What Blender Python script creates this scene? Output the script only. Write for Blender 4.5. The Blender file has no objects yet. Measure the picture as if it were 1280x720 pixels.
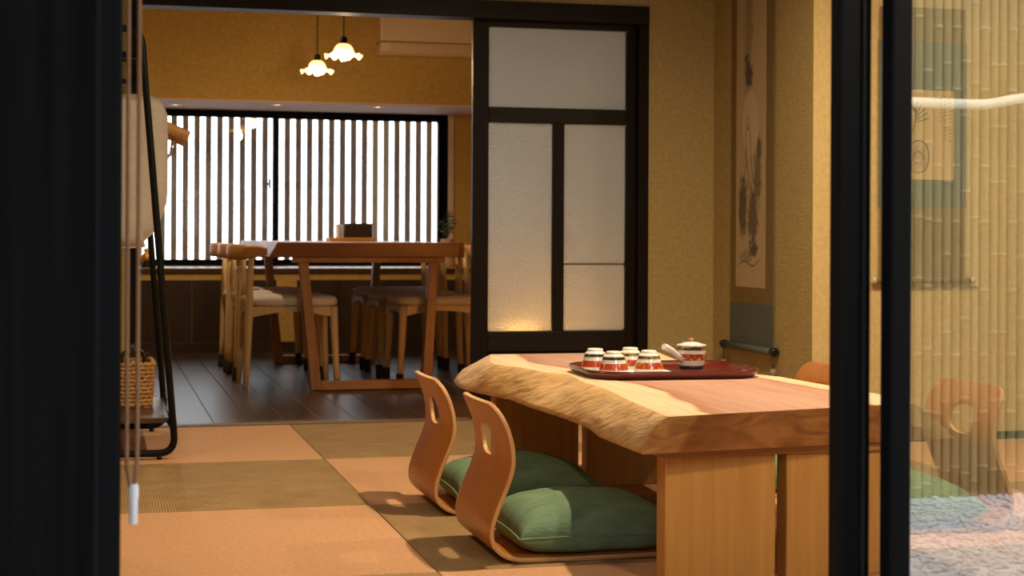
import bpy, bmesh, math, random
from mathutils import Vector, Matrix, noise
random.seed(7)
S = bpy.context.scene
COL = S.collection
PI = math.pi

# ------------------------------------------------------------------ camera
FPX, PCX, PCY, ROLL, EYE = 2040.0, 640.0, 294.6, 0.005, 0.78
TH = math.atan(518 / 2040)
FW = Vector((math.sin(TH), math.cos(TH), 0)); RT = Vector((math.cos(TH), -math.sin(TH), 0)); UP = Vector((0, 0, 1))
RX = RT * math.cos(ROLL) + UP * math.sin(ROLL); UX = UP * math.cos(ROLL) - RT * math.sin(ROLL)
cam = bpy.data.cameras.new('camera'); camo = bpy.data.objects.new('camera', cam); COL.objects.link(camo)
m = Matrix.Identity(4)
for i in range(3):
    m[i][0], m[i][1], m[i][2] = RX[i], UX[i], -FW[i]
m[2][3] = EYE
camo.matrix_world = m
cam.sensor_width = 36; cam.lens = 36 * FPX / 1280; cam.shift_y = -(360 - PCY) / 1280
cam.clip_start = .05; cam.clip_end = 200
cam.dof.use_dof = True; cam.dof.focus_distance = 4.35; cam.dof.aperture_fstop = 7.0
S.camera = camo

# ------------------------------------------------------------------ world, exposure
w = bpy.data.worlds.new('world'); S.world = w; w.use_nodes = True
bg = w.node_tree.nodes['Background']
bg.inputs[0].default_value = (.86, .93, 1.0, 1); bg.inputs[1].default_value = 4.4
S.view_settings.view_transform = 'Standard'; S.view_settings.look = 'None'
S.view_settings.exposure = 0.0; S.view_settings.gamma = 1; S.view_settings.use_curve_mapping = False
LAMP = dict(main=225, left=52, right=105, front=280, pendant=15, soffit=7, dining=110)

# ------------------------------------------------------------------ photo pixel -> place on a known plane
def ray(x, y): return FW + RX * ((x - PCX) / FPX) + UX * ((PCY - y) / FPX)
def on_z(x, y, z=0.0):
    v = ray(x, y); t = (z - EYE) / v.z; return Vector((v.x * t, v.y * t, z))
def on_y(x, y, Y):
    v = ray(x, y); t = Y / v.y; return Vector((v.x * t, Y, EYE + v.z * t))
def on_x(x, y, X):
    v = ray(x, y); t = X / v.x; return Vector((X, v.y * t, EYE + v.z * t))

# ------------------------------------------------------------------ materials
def mat(name, col, rough=.5, metal=0, col2=None, nscale=(8, 8, 8), ndet=4, bump=0, bscale=None, spec=.5, coat=0, mixrange=(.35, .65), coord='Object'):
    M = bpy.data.materials.new(name); M.use_nodes = True
    nt = M.node_tree; b = nt.nodes['Principled BSDF']; L = nt.links
    b.inputs['Base Color'].default_value = (*col, 1); b.inputs['Roughness'].default_value = rough
    b.inputs['Metallic'].default_value = metal; b.inputs['Specular IOR Level'].default_value = spec
    if coat: b.inputs['Coat Weight'].default_value = coat; b.inputs['Coat Roughness'].default_value = .12
    if col2 or bump:
        tc = nt.nodes.new('ShaderNodeTexCoord'); mp = nt.nodes.new('ShaderNodeMapping')
        mp.inputs['Scale'].default_value = nscale
        L.new(tc.outputs[coord], mp.inputs[0])
        n = nt.nodes.new('ShaderNodeTexNoise'); n.inputs['Scale'].default_value = 1; n.inputs['Detail'].default_value = ndet
        L.new(mp.outputs[0], n.inputs['Vector'])
        if col2:
            r = nt.nodes.new('ShaderNodeValToRGB'); r.color_ramp.elements[0].position, r.color_ramp.elements[1].position = mixrange
            r.color_ramp.elements[0].color = (*col, 1); r.color_ramp.elements[1].color = (*col2, 1)
            L.new(n.outputs['Fac'], r.inputs[0]); L.new(r.outputs[0], b.inputs['Base Color'])
        if bump:
            bn = nt.nodes.new('ShaderNodeBump'); bn.inputs['Strength'].default_value = bump; bn.inputs['Distance'].default_value = .01
            src = n
            if bscale:
                mp2 = nt.nodes.new('ShaderNodeMapping'); mp2.inputs['Scale'].default_value = bscale
                L.new(tc.outputs[coord], mp2.inputs[0])
                src = nt.nodes.new('ShaderNodeTexNoise'); src.inputs['Scale'].default_value = 1; src.inputs['Detail'].default_value = 3
                L.new(mp2.outputs[0], src.inputs['Vector'])
            L.new(src.outputs['Fac'], bn.inputs['Height']); L.new(bn.outputs[0], b.inputs['Normal'])
    return M
def emis(name, col, st):
    M = bpy.data.materials.new(name); M.use_nodes = True; b = M.node_tree.nodes['Principled BSDF']
    b.inputs['Base Color'].default_value = (*col, 1); b.inputs['Emission Color'].default_value = (*col, 1); b.inputs['Emission Strength'].default_value = st
    return M
def wood(name, c1, c2, axis='Z', rough=.45, fine=60, along=2.5, bump=.15, spec=.4, coat=0):
    s = [fine, fine, fine]; s['XYZ'.index(axis)] = along
    return mat(name, c1, rough, col2=c2, nscale=tuple(s), ndet=6, bump=bump, spec=spec, coat=coat, mixrange=(.3, .7))
def glass(name, refl, tint=(1, 1, 1), rough=0.0):
    M = bpy.data.materials.new(name); M.use_nodes = True; nt = M.node_tree
    for n in list(nt.nodes): nt.nodes.remove(n)
    o = nt.nodes.new('ShaderNodeOutputMaterial'); mx = nt.nodes.new('ShaderNodeMixShader')
    t = nt.nodes.new('ShaderNodeBsdfTransparent'); t.inputs[0].default_value = (*tint, 1)
    g = nt.nodes.new('ShaderNodeBsdfGlossy'); g.inputs['Roughness'].default_value = rough
    fr = nt.nodes.new('ShaderNodeFresnel'); fr.inputs[0].default_value = 1.45
    ad = nt.nodes.new('ShaderNodeMath'); ad.operation = 'ADD'; ad.inputs[1].default_value = refl; ad.use_clamp = True
    L = nt.links
    L.new(fr.outputs[0], ad.inputs[0]); L.new(ad.outputs[0], mx.inputs[0]); L.new(t.outputs[0], mx.inputs[1]); L.new(g.outputs[0], mx.inputs[2]); L.new(mx.outputs[0], o.inputs[0])
    return M

M = {}
M['wall'] = mat('wall_plaster', (.46, .355, .155), .95, col2=(.39, .295, .125), nscale=(60, 60, 60), bump=.25, bscale=(220, 220, 220), spec=.1)
M['wall_pale'] = mat('wall_pale_plaster', (.62, .46, .21), .95, col2=(.54, .40, .18), nscale=(60, 60, 60), bump=.25, bscale=(220, 220, 220), spec=.1)
M['wall_dining'] = mat('dining_plaster', (.52, .33, .10), .95, col2=(.44, .28, .08), nscale=(50, 50, 50), bump=.2, bscale=(200, 200, 200), spec=.1)
M['ceiling'] = wood('ceiling_board', (.16, .095, .045), (.12, .07, .032), 'Y')
M['soffit'] = mat('soffit_paint', (.62, .48, .42), .7)
M['darkwood'] = wood('dark_stained_wood', (.006, .0035, .0028), (.013, .007, .005), 'Z', .45, 50, 2, spec=.15)
M['darkwood_h'] = wood('dark_stained_wood_level', (.007, .004, .003), (.016, .009, .006), 'X', .45, 50, 2, spec=.2)
M['black'] = mat('black_frame_paint', (.002, .002, .0024), .55, spec=.06)
M['blackwood'] = wood('charred_black_board', (.001, .001, .0011), (.003, .003, .0033), 'Z', .7, 45, 2, bump=.5, spec=.05)
M['steel_black'] = mat('black_tube', (.004, .004, .0045), .4, spec=.2)
M['sill'] = mat('sill_wood', (.50, .37, .32), .35, col2=(.42, .3, .25), nscale=(3, 40, 40))
M['sill_edge'] = wood('sill_edge_wood', (.06, .025, .012), (.04, .016, .008), 'X')
M['panel_dark'] = wood('dado_panel', (.035, .016, .009), (.02, .009, .006), 'Z')
M['plank'] = [wood('floor_plank_%d' % i, c, tuple(x * .7 for x in c), 'Y', .30, 45, 2.2, bump=.05, spec=.6) for i, c in enumerate([(.042, .021, .014), (.055, .028, .019), (.034, .017, .012)])]
M['threshold'] = wood('threshold_wood', (.13, .075, .035), (.09, .05, .024), 'X', .5)

def tatami(name, c1, c2, ribs):
    X = mat(name, c1, .75, col2=c2, nscale=(9, 9, 9) if ribs else (70, 70, 70), bump=.3, spec=.25, ndet=5)
    nt = X.node_tree; L = nt.links; b = nt.nodes['Principled BSDF']
    tc = nt.nodes.new('ShaderNodeTexCoord'); bn = [n for n in nt.nodes if n.type == 'BUMP'][0]
    def wave(sc, dirn):
        wv = nt.nodes.new('ShaderNodeTexWave'); wv.wave_type = 'BANDS'; wv.bands_direction = dirn
        wv.inputs['Scale'].default_value = sc; wv.inputs['Distortion'].default_value = .25
        L.new(tc.outputs['Object'], wv.inputs[0]); return wv
    a = wave(40 if ribs else 90, 'X'); c = wave(95, 'Y')
    mx = nt.nodes.new('ShaderNodeMath'); mx.operation = 'MULTIPLY' if not ribs else 'ADD'
    L.new(a.outputs['Fac'], mx.inputs[0]); L.new(c.outputs['Fac'], mx.inputs[1])
    bn.inputs['Strength'].default_value = .35 if ribs else .2; bn.inputs['Distance'].default_value = .004
    L.new(mx.outputs[0], bn.inputs['Height'])
    r = [n for n in nt.nodes if n.type == 'VALTORGB'][0]
    mc = nt.nodes.new('ShaderNodeMix'); mc.data_type = 'RGBA'; mc.blend_type = 'MULTIPLY'; mc.inputs[0].default_value = .62 if ribs else .14
    gr = nt.nodes.new('ShaderNodeValToRGB'); gr.color_ramp.elements[0].color = (.42, .42, .42, 1); gr.color_ramp.elements[0].position = .1; gr.color_ramp.elements[1].position = .6
    L.new(a.outputs['Fac'], gr.inputs[0]); L.new(r.outputs[0], mc.inputs[6]); L.new(gr.outputs[0], mc.inputs[7]); L.new(mc.outputs[2], b.inputs['Base Color'])
    return X
M['mat_light'] = tatami('tatami_light', (.56, .30, .15), (.64, .355, .185), False)
M['mat_dark'] = tatami('tatami_ribbed', (.42, .265, .12), (.35, .215, .09), True)

# ------------------------------------------------------------------ mesh helpers
class MB:
    def __init__(self): self.v = []; self.f = []; self.mi = []; self.sm = []
    def add(self, vs, fs, mi=0, smooth=False):
        o = len(self.v); self.v += [tuple(p) for p in vs]
        for f in fs: self.f.append([i + o for i in f]); self.mi.append(mi); self.sm.append(smooth)
        return self
    def box(self, a, b, mi=0):
        x0, y0, z0 = a; x1, y1, z1 = b
        return self.add([(x0, y0, z0), (x1, y0, z0), (x1, y1, z0), (x0, y1, z0), (x0, y0, z1), (x1, y0, z1), (x1, y1, z1), (x0, y1, z1)],
                        [(0, 3, 2, 1), (4, 5, 6, 7), (0, 1, 5, 4), (1, 2, 6, 5), (2, 3, 7, 6), (3, 0, 4, 7)], mi)
    def tube(self, pts, rad, n=12, mi=0, closed=False, sx=1.0, cap=True):
        pts = [Vector(p) for p in pts]; N = len(pts)
        rad = rad if isinstance(rad, (list, tuple)) else [rad] * N
        vs = []; ref = None
        for i, p in enumerate(pts):
            a = pts[(i - 1) % N] if (closed or i) else p; c = pts[(i + 1) % N] if (closed or i < N - 1) else p
            t = (c - a).normalized()
            if ref is None:
                ref = Vector((0, 0, 1)) if abs(t.z) < .9 else Vector((1, 0, 0))
            u = t.cross(ref).normalized(); v = u.cross(t).normalized(); ref = v
            for k in range(n):
                an = 2 * PI * k / n; vs.append(p + (u * math.cos(an) * sx + v * math.sin(an)) * rad[i])
        fs = []
        for i in range(N if closed else N - 1):
            j = (i + 1) % N
            for k in range(n):
                l = (k + 1) % n; fs.append((i * n + k, i * n + l, j * n + l, j * n + k))
        self.add(vs, fs, mi, True)
        if not closed and cap:
            o = len(self.v) - len(vs)
            self.f += [[o + k for k in range(n)][::-1], [o + (N - 1) * n + k for k in range(n)]]; self.mi += [mi, mi]; self.sm += [False, False]
        return self
    def lathe(self, prof, n=32, c=(0, 0, 0), mi=0, capb=False, capt=False):
        vs = []; fs = []
        for r, z in prof:
            for k in range(n):
                an = 2 * PI * k / n; vs.append((c[0] + r * math.cos(an), c[1] + r * math.sin(an), c[2] + z))
        for i in range(len(prof) - 1):
            for k in range(n):
                l = (k + 1) % n; fs.append((i * n + k, i * n + l, (i + 1) * n + l, (i + 1) * n + k))
        if capb: fs.append(tuple(range(n))[::-1])
        if capt: fs.append(tuple((len(prof) - 1) * n + k for k in range(n)))
        return self.add(vs, fs, mi, True)
    def prism(self, poly, fn, t0, t1, mi=0):            # poly of (a,b); fn(a,b,t) -> point
        n = len(poly); vs = [fn(a, b, t0) for a, b in poly] + [fn(a, b, t1) for a, b in poly]
        fs = [tuple(range(n))[::-1], tuple(range(n, 2 * n))] + [(i, (i + 1) % n, n + (i + 1) % n, n + i) for i in range(n)]
        return self.add(vs, fs, mi)
    def mesh(self, name, mats):
        me = bpy.data.meshes.new(name); me.from_pydata(self.v, [], self.f)
        for q in (mats if isinstance(mats, (list, tuple)) else [mats]): me.materials.append(q)
        me.polygons.foreach_set('material_index', self.mi); me.polygons.foreach_set('use_smooth', self.sm)
        bm = bmesh.new(); bm.from_mesh(me); bmesh.ops.recalc_face_normals(bm, faces=bm.faces); bm.to_mesh(me); bm.free()
        me.update(); return me
    def build(self, name, mats, parent=None, bevel=0, seg=2):
        o = bpy.data.objects.new(name, self.mesh(name, mats)); COL.objects.link(o)
        if parent: o.parent = parent
        if bevel:
            md = o.modifiers.new('bevel', 'BEVEL'); md.width = bevel; md.segments = seg; md.limit_method = 'ANGLE'; md.angle_limit = .7
        return o
def tag(o, label=None, cat=None, group=None, kind=None):
    if label: o['label'] = label
    if cat: o['category'] = cat
    if group: o['group'] = group
    if kind: o['kind'] = kind
    return o
def empty(name, loc=(0, 0, 0), rz=0):
    o = bpy.data.objects.new(name, None); COL.objects.link(o); o.location = loc; o.rotation_euler.z = rz; o.empty_display_size = .05; return o
def copy_tree(o, parent=None):
    c = o.copy(); COL.objects.link(c); c.parent = parent
    for ch in o.children: copy_tree(ch, c)
    return c
def struct(name, mb, mt, bevel=0, parent=None):
    o = mb.build(name, mt, parent, bevel)
    if not parent: o['kind'] = 'structure'
    return o
def rrect(x0, y0, x1, y1, r, n=6):
    P = []
    for cx, cy, a in ((x1 - r, y1 - r, 0), (x0 + r, y1 - r, 90), (x0 + r, y0 + r, 180), (x1 - r, y0 + r, 270)):
        for k in range(n + 1):
            t = math.radians(a + 90 * k / n); P.append((cx + r * math.cos(t), cy + r * math.sin(t)))
    return P
def interp(tab, t):
    if t <= tab[0][0]: return tab[0][1]
    for (a, b), (c, d) in zip(tab, tab[1:]):
        if t <= c: return b + (d - b) * (t - a) / (c - a)
    return tab[-1][1]
def smoothpath(pts, n=6):
    P = [Vector(p) for p in pts]; out = []
    for i in range(len(P) - 1):
        p0, p1, p2, p3 = P[max(i - 1, 0)], P[i], P[i + 1], P[min(i + 2, len(P) - 1)]
        for k in range(n):
            t = k / n
            out.append(.5 * ((2 * p1) + (p2 - p0) * t + (2 * p0 - 5 * p1 + 4 * p2 - p3) * t * t + (3 * p1 - p0 - 3 * p2 + p3) * t ** 3))
    return out + [P[-1]]

# ------------------------------------------------------------------ the setting
YB, YC, XR = 6.75, 5.68, 2.61          # wall with the sliding door, wall beside the alcove, alcove wall
YG = 2.08                               # garden front
HC = 2.42                               # ceiling
YD, YW = 11.05, 11.82                   # dado wall and window plane of the dining room
WL, WR = -.95, 4.6
# tatami
fl = struct('floor', MB().box((WL, YG + .12, -.10), (WR, YB - .03, -.032)), M['threshold'])
ys = [6.715, 5.665, 4.672, 3.709, 2.75, YG + .13]; xs = [WL, -.23, .769, 1.77, 2.77, 3.77, WR]
for j in range(len(ys) - 1):
    for i in range(len(xs) - 1):
        if j == 0 and xs[i] >= XR: continue
        x1 = min(xs[i + 1], XR) if j == 0 else xs[i + 1]
        dark = (i + j) % 2 == 0
        g = .0012
        b = MB().box((xs[i] + g, ys[j + 1] + g, -.031), (x1 - g, ys[j] - g, 0))
        b.build('tatami_mat', M['mat_dark' if dark else 'mat_light'], fl, .0015, 1)
# dining floor planks
fd = struct('floor_dining', MB().box((-.9, YB + .03, -.10), (3.0, YD + .05, -.022)), M['threshold'])
x = -.9 + .03; k = 0
while x < 3.0:
    x1 = min(x + .149, 3.0); y = YB + .05 - [0, .9, .45, 1.3][k % 4]
    while y < YD:
        a, b_ = max(y, YB + .045), min(y + 1.8, YD)
        if b_ - a > .05:
            MB().box((x + .001, a + .0008, -.021), (x1 - .001, b_ - .0008, -.003)).build('plank', M['plank'][random.randrange(3)], fd, .0012, 1)
        y += 1.8
    x = x1; k += 1
struct('trim_threshold', MB().box((-.9, YB - .032, -.08), (XR, YB + .042, .004)), M['threshold'], .002)
# walls of the tatami room
lint0, lint1 = 1.697, 1.772
JL0, JL1, JR0, JR1 = .118, .155, 2.225, 2.308
struct('wall_back', MB().box((WL, YB - .05, 0), (JL0, YB + .05, HC)).box((JR1, YB - .05, 0), (XR, YB + .05, HC)).box((JL0, YB - .045, lint1), (JR1, YB + .045, HC)), M['wall'])
wa = M['wall'].copy(); wa.name = 'alcove_wave_paper'
nt = wa.node_tree; bn = [n for n in nt.nodes if n.type == 'BUMP'][0]
tc = [n for n in nt.nodes if n.type == 'TEX_COORD'][0]
vo = nt.nodes.new('ShaderNodeTexVoronoi'); vo.inputs['Scale'].default_value = 5.5
mth = nt.nodes.new('ShaderNodeMath'); mth.operation = 'MULTIPLY'; mth.inputs[1].default_value = 70
sn = nt.nodes.new('ShaderNodeMath'); sn.operation = 'SINE'
nt.links.new(tc.outputs['Object'], vo.inputs['Vector']); nt.links.new(vo.outputs['Distance'], mth.inputs[0]); nt.links.new(mth.outputs[0], sn.inputs[0]); nt.links.new(sn.outputs[0], bn.inputs['Height'])
bn.inputs['Strength'].default_value = .2; bn.inputs['Distance'].default_value = .002
struct('wall_alcove', MB().box((XR, YC, 0), (XR + .12, YB + .05, HC)), wa)
struct('wall_right', MB().box((XR + .001, YC - .001, 0), (WR, YC + .1, HC)), M['wall_pale'])
struct('baseboard_right', MB().box((XR + .002, YC - .012, 0), (WR, YC - .001, .03)), M['darkwood_h'])
struct('wall_far_right', MB().box((WR, YG, 0), (WR + .1, YC + .1, HC)), M['wall'])
struct('wall_left', MB().box((WL - .1, YG, 0), (WL, YB + .05, HC)), M['wall'])
struct('ceiling', MB().box((WL - 1.1, YG - 1.9, HC), (WR + 1.5, YB + .05, HC + .08)), M['ceiling'])  # front edge runs past the room as an unseen eave to cut daylight
# opening between the rooms
struct('trim_lintel', MB().box((JL0, YB - .062, lint0), (JR1, YB + .05, lint1)), M['darkwood_h'], .003)
struct('trim_jamb_left', MB().box((JL0, YB - .055, 0), (JL1, YB + .05, lint0)), M['darkwood'], .003)
struct('trim_jamb_right', MB().box((2.262, YB - .058, 0), (JR1, YB + .05, lint0)), M['darkwood'], .003)

# frosted glass sliding door
FROST = bpy.data.materials.new('figured_glass'); FROST.use_nodes = True
nt = FROST.node_tree; L = nt.links
for n in list(nt.nodes): nt.nodes.remove(n)
o_ = nt.nodes.new('ShaderNodeOutputMaterial'); mx = nt.nodes.new('ShaderNodeMixShader'); mx2 = nt.nodes.new('ShaderNodeMixShader')
rf = nt.nodes.new('ShaderNodeBsdfRefraction'); rf.inputs['Roughness'].default_value = .33; rf.inputs['IOR'].default_value = 1.25
trl = nt.nodes.new('ShaderNodeBsdfTranslucent'); trl.inputs[0].default_value = (.78, .88, 1, 1); rf.inputs[0].default_value = (.84, .92, 1, 1)
gl = nt.nodes.new('ShaderNodeBsdfGlossy'); gl.inputs['Roughness'].default_value = .3
df = nt.nodes.new('ShaderNodeBsdfDiffuse'); df.inputs[0].default_value = (.80, .80, .84, 1)
mx3 = nt.nodes.new('ShaderNodeMixShader'); mx3.inputs[0].default_value = .10
tc = nt.nodes.new('ShaderNodeTexCoord'); ns = nt.nodes.new('ShaderNodeTexNoise'); ns.inputs['Scale'].default_value = 140; ns.inputs['Detail'].default_value = 1.5
bn = nt.nodes.new('ShaderNodeBump'); bn.inputs['Strength'].default_value = .9; bn.inputs['Distance'].default_value = .006
L.new(tc.outputs['Object'], ns.inputs['Vector']); L.new(ns.outputs['Fac'], bn.inputs['Height'])
for q in (rf, trl, gl, df): L.new(bn.outputs[0], q.inputs['Normal'])
mx.inputs[0].default_value = .6; mx2.inputs[0].default_value = .10
L.new(rf.outputs[0], mx.inputs[1]); L.new(trl.outputs[0], mx.inputs[2]); L.new(mx.outputs[0], mx3.inputs[1]); L.new(df.outputs[0], mx3.inputs[2])
L.new(mx3.outputs[0], mx2.inputs[1]); L.new(gl.outputs[0], mx2.inputs[2]); L.new(mx2.outputs[0], o_.inputs[0])
d1 = empty('door_1', (1.9, YB, 0)); d1['kind'] = 'structure'
def dpart(name, x0, x1, z0, z1, y0=-.018, y1=.018, mt='darkwood', par=None, bevel=.003):
    b = MB().box((x0 - 1.9, y0, z0), (x1 - 1.9, y1, z1)); return b.build(name, M[mt] if isinstance(mt, str) else mt, par or d1, bevel)
dpart('stile', 1.537, 1.606, .006, lint0 - .002); dpart('stile', 2.218, 2.262, .006, lint0 - .002)
dpart('rail', 1.606, 2.218, 1.668, lint0 - .002, mt='darkwood_h'); dpart('rail', 1.606, 2.218, 1.262, 1.327, mt='darkwood_h')
dpart('rail', 1.606, 2.218, .286, .372, mt='darkwood_h'); dpart('rail', 1.606, 2.218, .006, .09, mt='darkwood_h')
dpart('mullion', 1.889, 1.940, .372, 1.262); dpart('lower_panel', 1.606, 2.218, .09, .286, -.006, .006)
dpart('panel_rail', 1.606, 2.218, .255, .270, -.014, .014, mt='darkwood_h')
def pane(x0, x1, z0, z1):
    b = MB().prism(rrect(x0 - 1.9, z0, x1 - 1.9, z1, .012), lambda a, b_, t: (a, t, b_), -.002, .002)
    return b.build('glass_pane', FROST, d1)
pane(1.607, 2.217, 1.328, 1.667); pane(1.607, 1.888, .373, 1.261); pane(1.941, 2.217, .373, .657); pane(1.941, 2.217, .661, 1.261)
b = MB().box((1.941 - 1.9, -.004, .656), (2.217 - 1.9, .004, .662)); tag(b.build('glazing_strip', M['threshold'], d1), 'tan strip across the right pane')

# dining room
DL, DR, HD = -.85, 2.95, 2.5
struct('wall_dining_left', MB().box((DL - .1, YB + .05, 0), (DL, YW + .2, HD)), M['wall_dining'])
struct('wall_dining_right', MB().box((DR, YB + .05, 0), (DR + .1, YW + .2, HD)), M['wall_dining'])
struct('ceiling_dining', MB().box((DL - .1, YB + .045, HD), (DR + .1, YW + .2, HD + .08)), M['ceiling'])
struct('wall_dining_header', MB().box((DL - .1, YB + .0455, HC), (DR + .1, YB + .1, HD)), M['wall_dining'])
struct('wall_dining_drop', MB().box((DL, YD, 1.68), (DR, YW + .12, HD)), M['wall_dining'])
struct('trim_soffit', MB().box((DL, YD - .004, 1.668), (DR, YW + .05, 1.6805)), M['soffit'], .002)
# window
wx0, wx1, wz0, wz1 = -.3, 2.50, .568, 1.660
struct('wall_window', MB().box((DL, YW - .03, .553), (wx0, YW + .12, 1.668)).box((wx1 + .045, YW - .03, .553), (DR, YW + .12, 1.668)).box((DL, YW + .02, -.1), (DR, YW + .12, .553)), M['wall_dining'])
struct('trim_window_casing', MB().box((wx1 + .004, YW - .045, .553), (wx1 + .044, YW + .06, 1.668)), M['soffit'], .003)
struct('trim_sill', MB().box((DL, YD + .006, .524), (DR, YW + .02, .553)), M['sill'], .003)
struct('trim_sill_edge', MB().box((DL, YD - .018, .521), (DR, YD + .006, .5525)), M['sill_edge'], .003)
struct('wall_dado', MB().box((DL, YD, 0), (DR, YD + .06, .523)), M['wall_dining'])
for i, (a, c) in enumerate([(DL, .038), (.042, .608), (.612, 1.168), (1.308, 1.873), (1.877, 2.448), (2.452, DR)]):
    struct('trim_dado_panel', MB().box((a, YD - .012, .058), (c, YD, .474)), M['panel_dark'], .003)
struct('baseboard_dining', MB().box((DL, YD - .016, -.003), (DR, YD - .0005, .058)), M['panel_dark'], .002)
w1 = empty('window_1', (1.2, YW, .55)); w1['kind'] = 'structure'
def wp(name, x0, x1, z0, z1, y0, y1, mt): return MB().box((x0 - 1.2, y0, z0 - .55), (x1 - 1.2, y1, z1 - .55)).build(name, mt, w1, .002, 1)
wp('window_frame', wx0, wx1, wz1 - .022, wz1 + .008, -.03, .07, M['black']); wp('window_frame', wx0, wx1, .553, wz0 + .012, -.03, .07, M['black'])
wp('window_frame', wx1 - .022, wx1 + .004, wz0 + .012, wz1 - .022, -.03, .07, M['black']); wp('window_frame', wx0, wx0 + .022, wz0 + .012, wz1 - .022, -.03, .07, M['black'])
for (a, c, y0) in ((wx0 + .022, 1.262, -.022), (1.222, wx1 - .022, .018)):
    z0_, z1_ = wz0 + .012, wz1 - .022
    wp('sash_stile', a, a + .036, z0_, z1_, y0, y0 + .03, M['black']); wp('sash_stile', c - .036, c, z0_, z1_, y0, y0 + .03, M['black'])
    wp('sash_rail', a + .036, c - .036, z0_, z0_ + .018, y0, y0 + .03, M['black']); wp('sash_rail', a + .036, c - .036, z1_ - .022, z1_, y0, y0 + .03, M['black'])
    wp('window_pane', a + .037, c - .037, z0_ + .018, z1_ - .022, y0 + .013, y0 + .017, glass('window_glass_%d' % int(a * 10 + 9), .02))
b = MB().box((-.012, -.034, .56), (.004, -.022, .63)).box((-.022, -.040, .585), (-.006, -.030, .60)); b.build('latch', M['steel_black'], w1, .002)
# lattice outside
lat = empty('lattice_screen', (0, YW + .30, .3)); tag(lat, 'brown vertical wooden slats standing outside the dining window', 'lattice')
M['slat'] = wood('lattice_wood', (.24, .185, .16), (.19, .145, .125), 'Z', .7)
sl = MB().box((-.021, -.012, 0), (.021, .012, 1.62)).mesh('slat', M['slat'])
x = -.45
while x < 2.9:
    o = bpy.data.objects.new('slat', sl); COL.objects.link(o); o.parent = lat; o.location = (x, 0, 0); x += .0822
for z in (.05, 1.55): MB().box((-.5, .012, z), (2.95, .036, z + .05)).build('batten', M['slat'], lat)
MB().box((-.5, -.02, -.35), (2.95, .02, .004)).build('foot_rail', M['slat'], lat)
struct('ground_street', MB().box((-14, YW + .14, -.45), (16, 40, -.35)), mat('street_paving', (.6, .6, .6), .9))

# ------------------------------------------------------------------ garden front: black post, sliding glass doors
xl = on_y(152, 300, YG).x; xl2 = on_y(121, 300, YG - .03).x
struct('wall_front', MB().box((WL - .1, YG - .02, -.3), (xl2 - .004, YG + .05, HC)), M['blackwood'])
struct('trim_front_post', MB().box((xl2 - .004, YG - .03, -.3), (xl, YG + .03, HC)), M['black'], .008)
struct('trim_front_head', MB().box((xl, YG - .05, 1.82), (WR + .1, YG + .08, HC)), M['blackwood'])
struct('trim_front_sill', MB().box((xl, YG - .08, -.3), (WR + .1, YG + .115, -.012)), M['blackwood'])
GA, GB = glass('door_glass_outer', .21), glass('door_glass_inner', .0)
def gdoor(name, y, xs_, xe, wface, gl_, wside=.013):
    d = empty(name, (xs_, y, 0)); d['kind'] = 'structure'
    Lx = xe - xs_
    MB().box((0, -.018, .03), (wface, .018, 1.80)).build('stile', M['black'], d, .004)
    MB().box((Lx - .04, -.018, .03), (Lx, .018, 1.80)).build('stile', M['black'], d, .004)
    MB().box((wface, -.016, .0), (Lx - .04, .016, .09)).build('rail', M['black'], d, .003)
    MB().box((wface, -.016, 1.75), (Lx - .04, .016, 1.80)).build('rail', M['black'], d, .003)
    MB().box((wface, -.003, .09), (Lx - .04, .001, 1.75)).build('glass_pane', gl_, d)
    return d
yA, yB = YG - .02, YG + .028
xa0, xa1 = on_y(1100, 300, yA + .018).x, on_y(1141, 300, yA - .018).x
xb0, xb1 = on_y(1043, 300, yB).x, on_y(1082, 300, yB).x
dA = gdoor('door_2', yA, xa0, xa0 + 1.2, xa1 - xa0, GA)
dB = gdoor('door_3', yB, xb0, xb0 + 1.2, xb1 - xb0, GB)
MB().box((xb1 - xb0 - .016, -.024, .03), (xb1 - xb0 - .011, -.017, 1.80)).build('weather_strip', M['steel_black'], dB)
gdoor('door_4', yB, xb0 + 1.19, xb0 + 2.39, .04, GB); gdoor('door_5', yA, xb0 + 2.38, WR, .04, GB)

# ------------------------------------------------------------------ courtyard (seen mirrored in the outer glass)
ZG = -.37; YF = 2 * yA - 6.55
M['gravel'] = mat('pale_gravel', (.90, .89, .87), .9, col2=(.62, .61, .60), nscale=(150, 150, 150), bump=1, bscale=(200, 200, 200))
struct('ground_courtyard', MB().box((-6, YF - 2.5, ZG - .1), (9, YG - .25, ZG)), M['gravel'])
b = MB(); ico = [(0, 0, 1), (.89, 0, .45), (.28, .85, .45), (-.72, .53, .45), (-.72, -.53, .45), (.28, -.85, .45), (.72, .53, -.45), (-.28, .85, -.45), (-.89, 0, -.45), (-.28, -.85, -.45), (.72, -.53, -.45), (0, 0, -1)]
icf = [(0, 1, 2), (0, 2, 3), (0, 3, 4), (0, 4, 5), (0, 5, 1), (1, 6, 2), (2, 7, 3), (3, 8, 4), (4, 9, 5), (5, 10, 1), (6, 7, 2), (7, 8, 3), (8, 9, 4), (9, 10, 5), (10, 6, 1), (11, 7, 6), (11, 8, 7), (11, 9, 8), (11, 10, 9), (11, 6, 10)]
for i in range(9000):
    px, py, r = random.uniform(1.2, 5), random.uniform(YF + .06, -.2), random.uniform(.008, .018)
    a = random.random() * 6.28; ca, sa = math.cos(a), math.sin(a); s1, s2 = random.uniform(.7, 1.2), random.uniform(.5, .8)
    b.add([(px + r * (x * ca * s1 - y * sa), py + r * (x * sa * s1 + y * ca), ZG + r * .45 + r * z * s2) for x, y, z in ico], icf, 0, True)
tag(b.build('gravel', M['gravel']), 'pale crushed gravel spread before the bamboo fence', 'gravel', kind='stuff')
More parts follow.
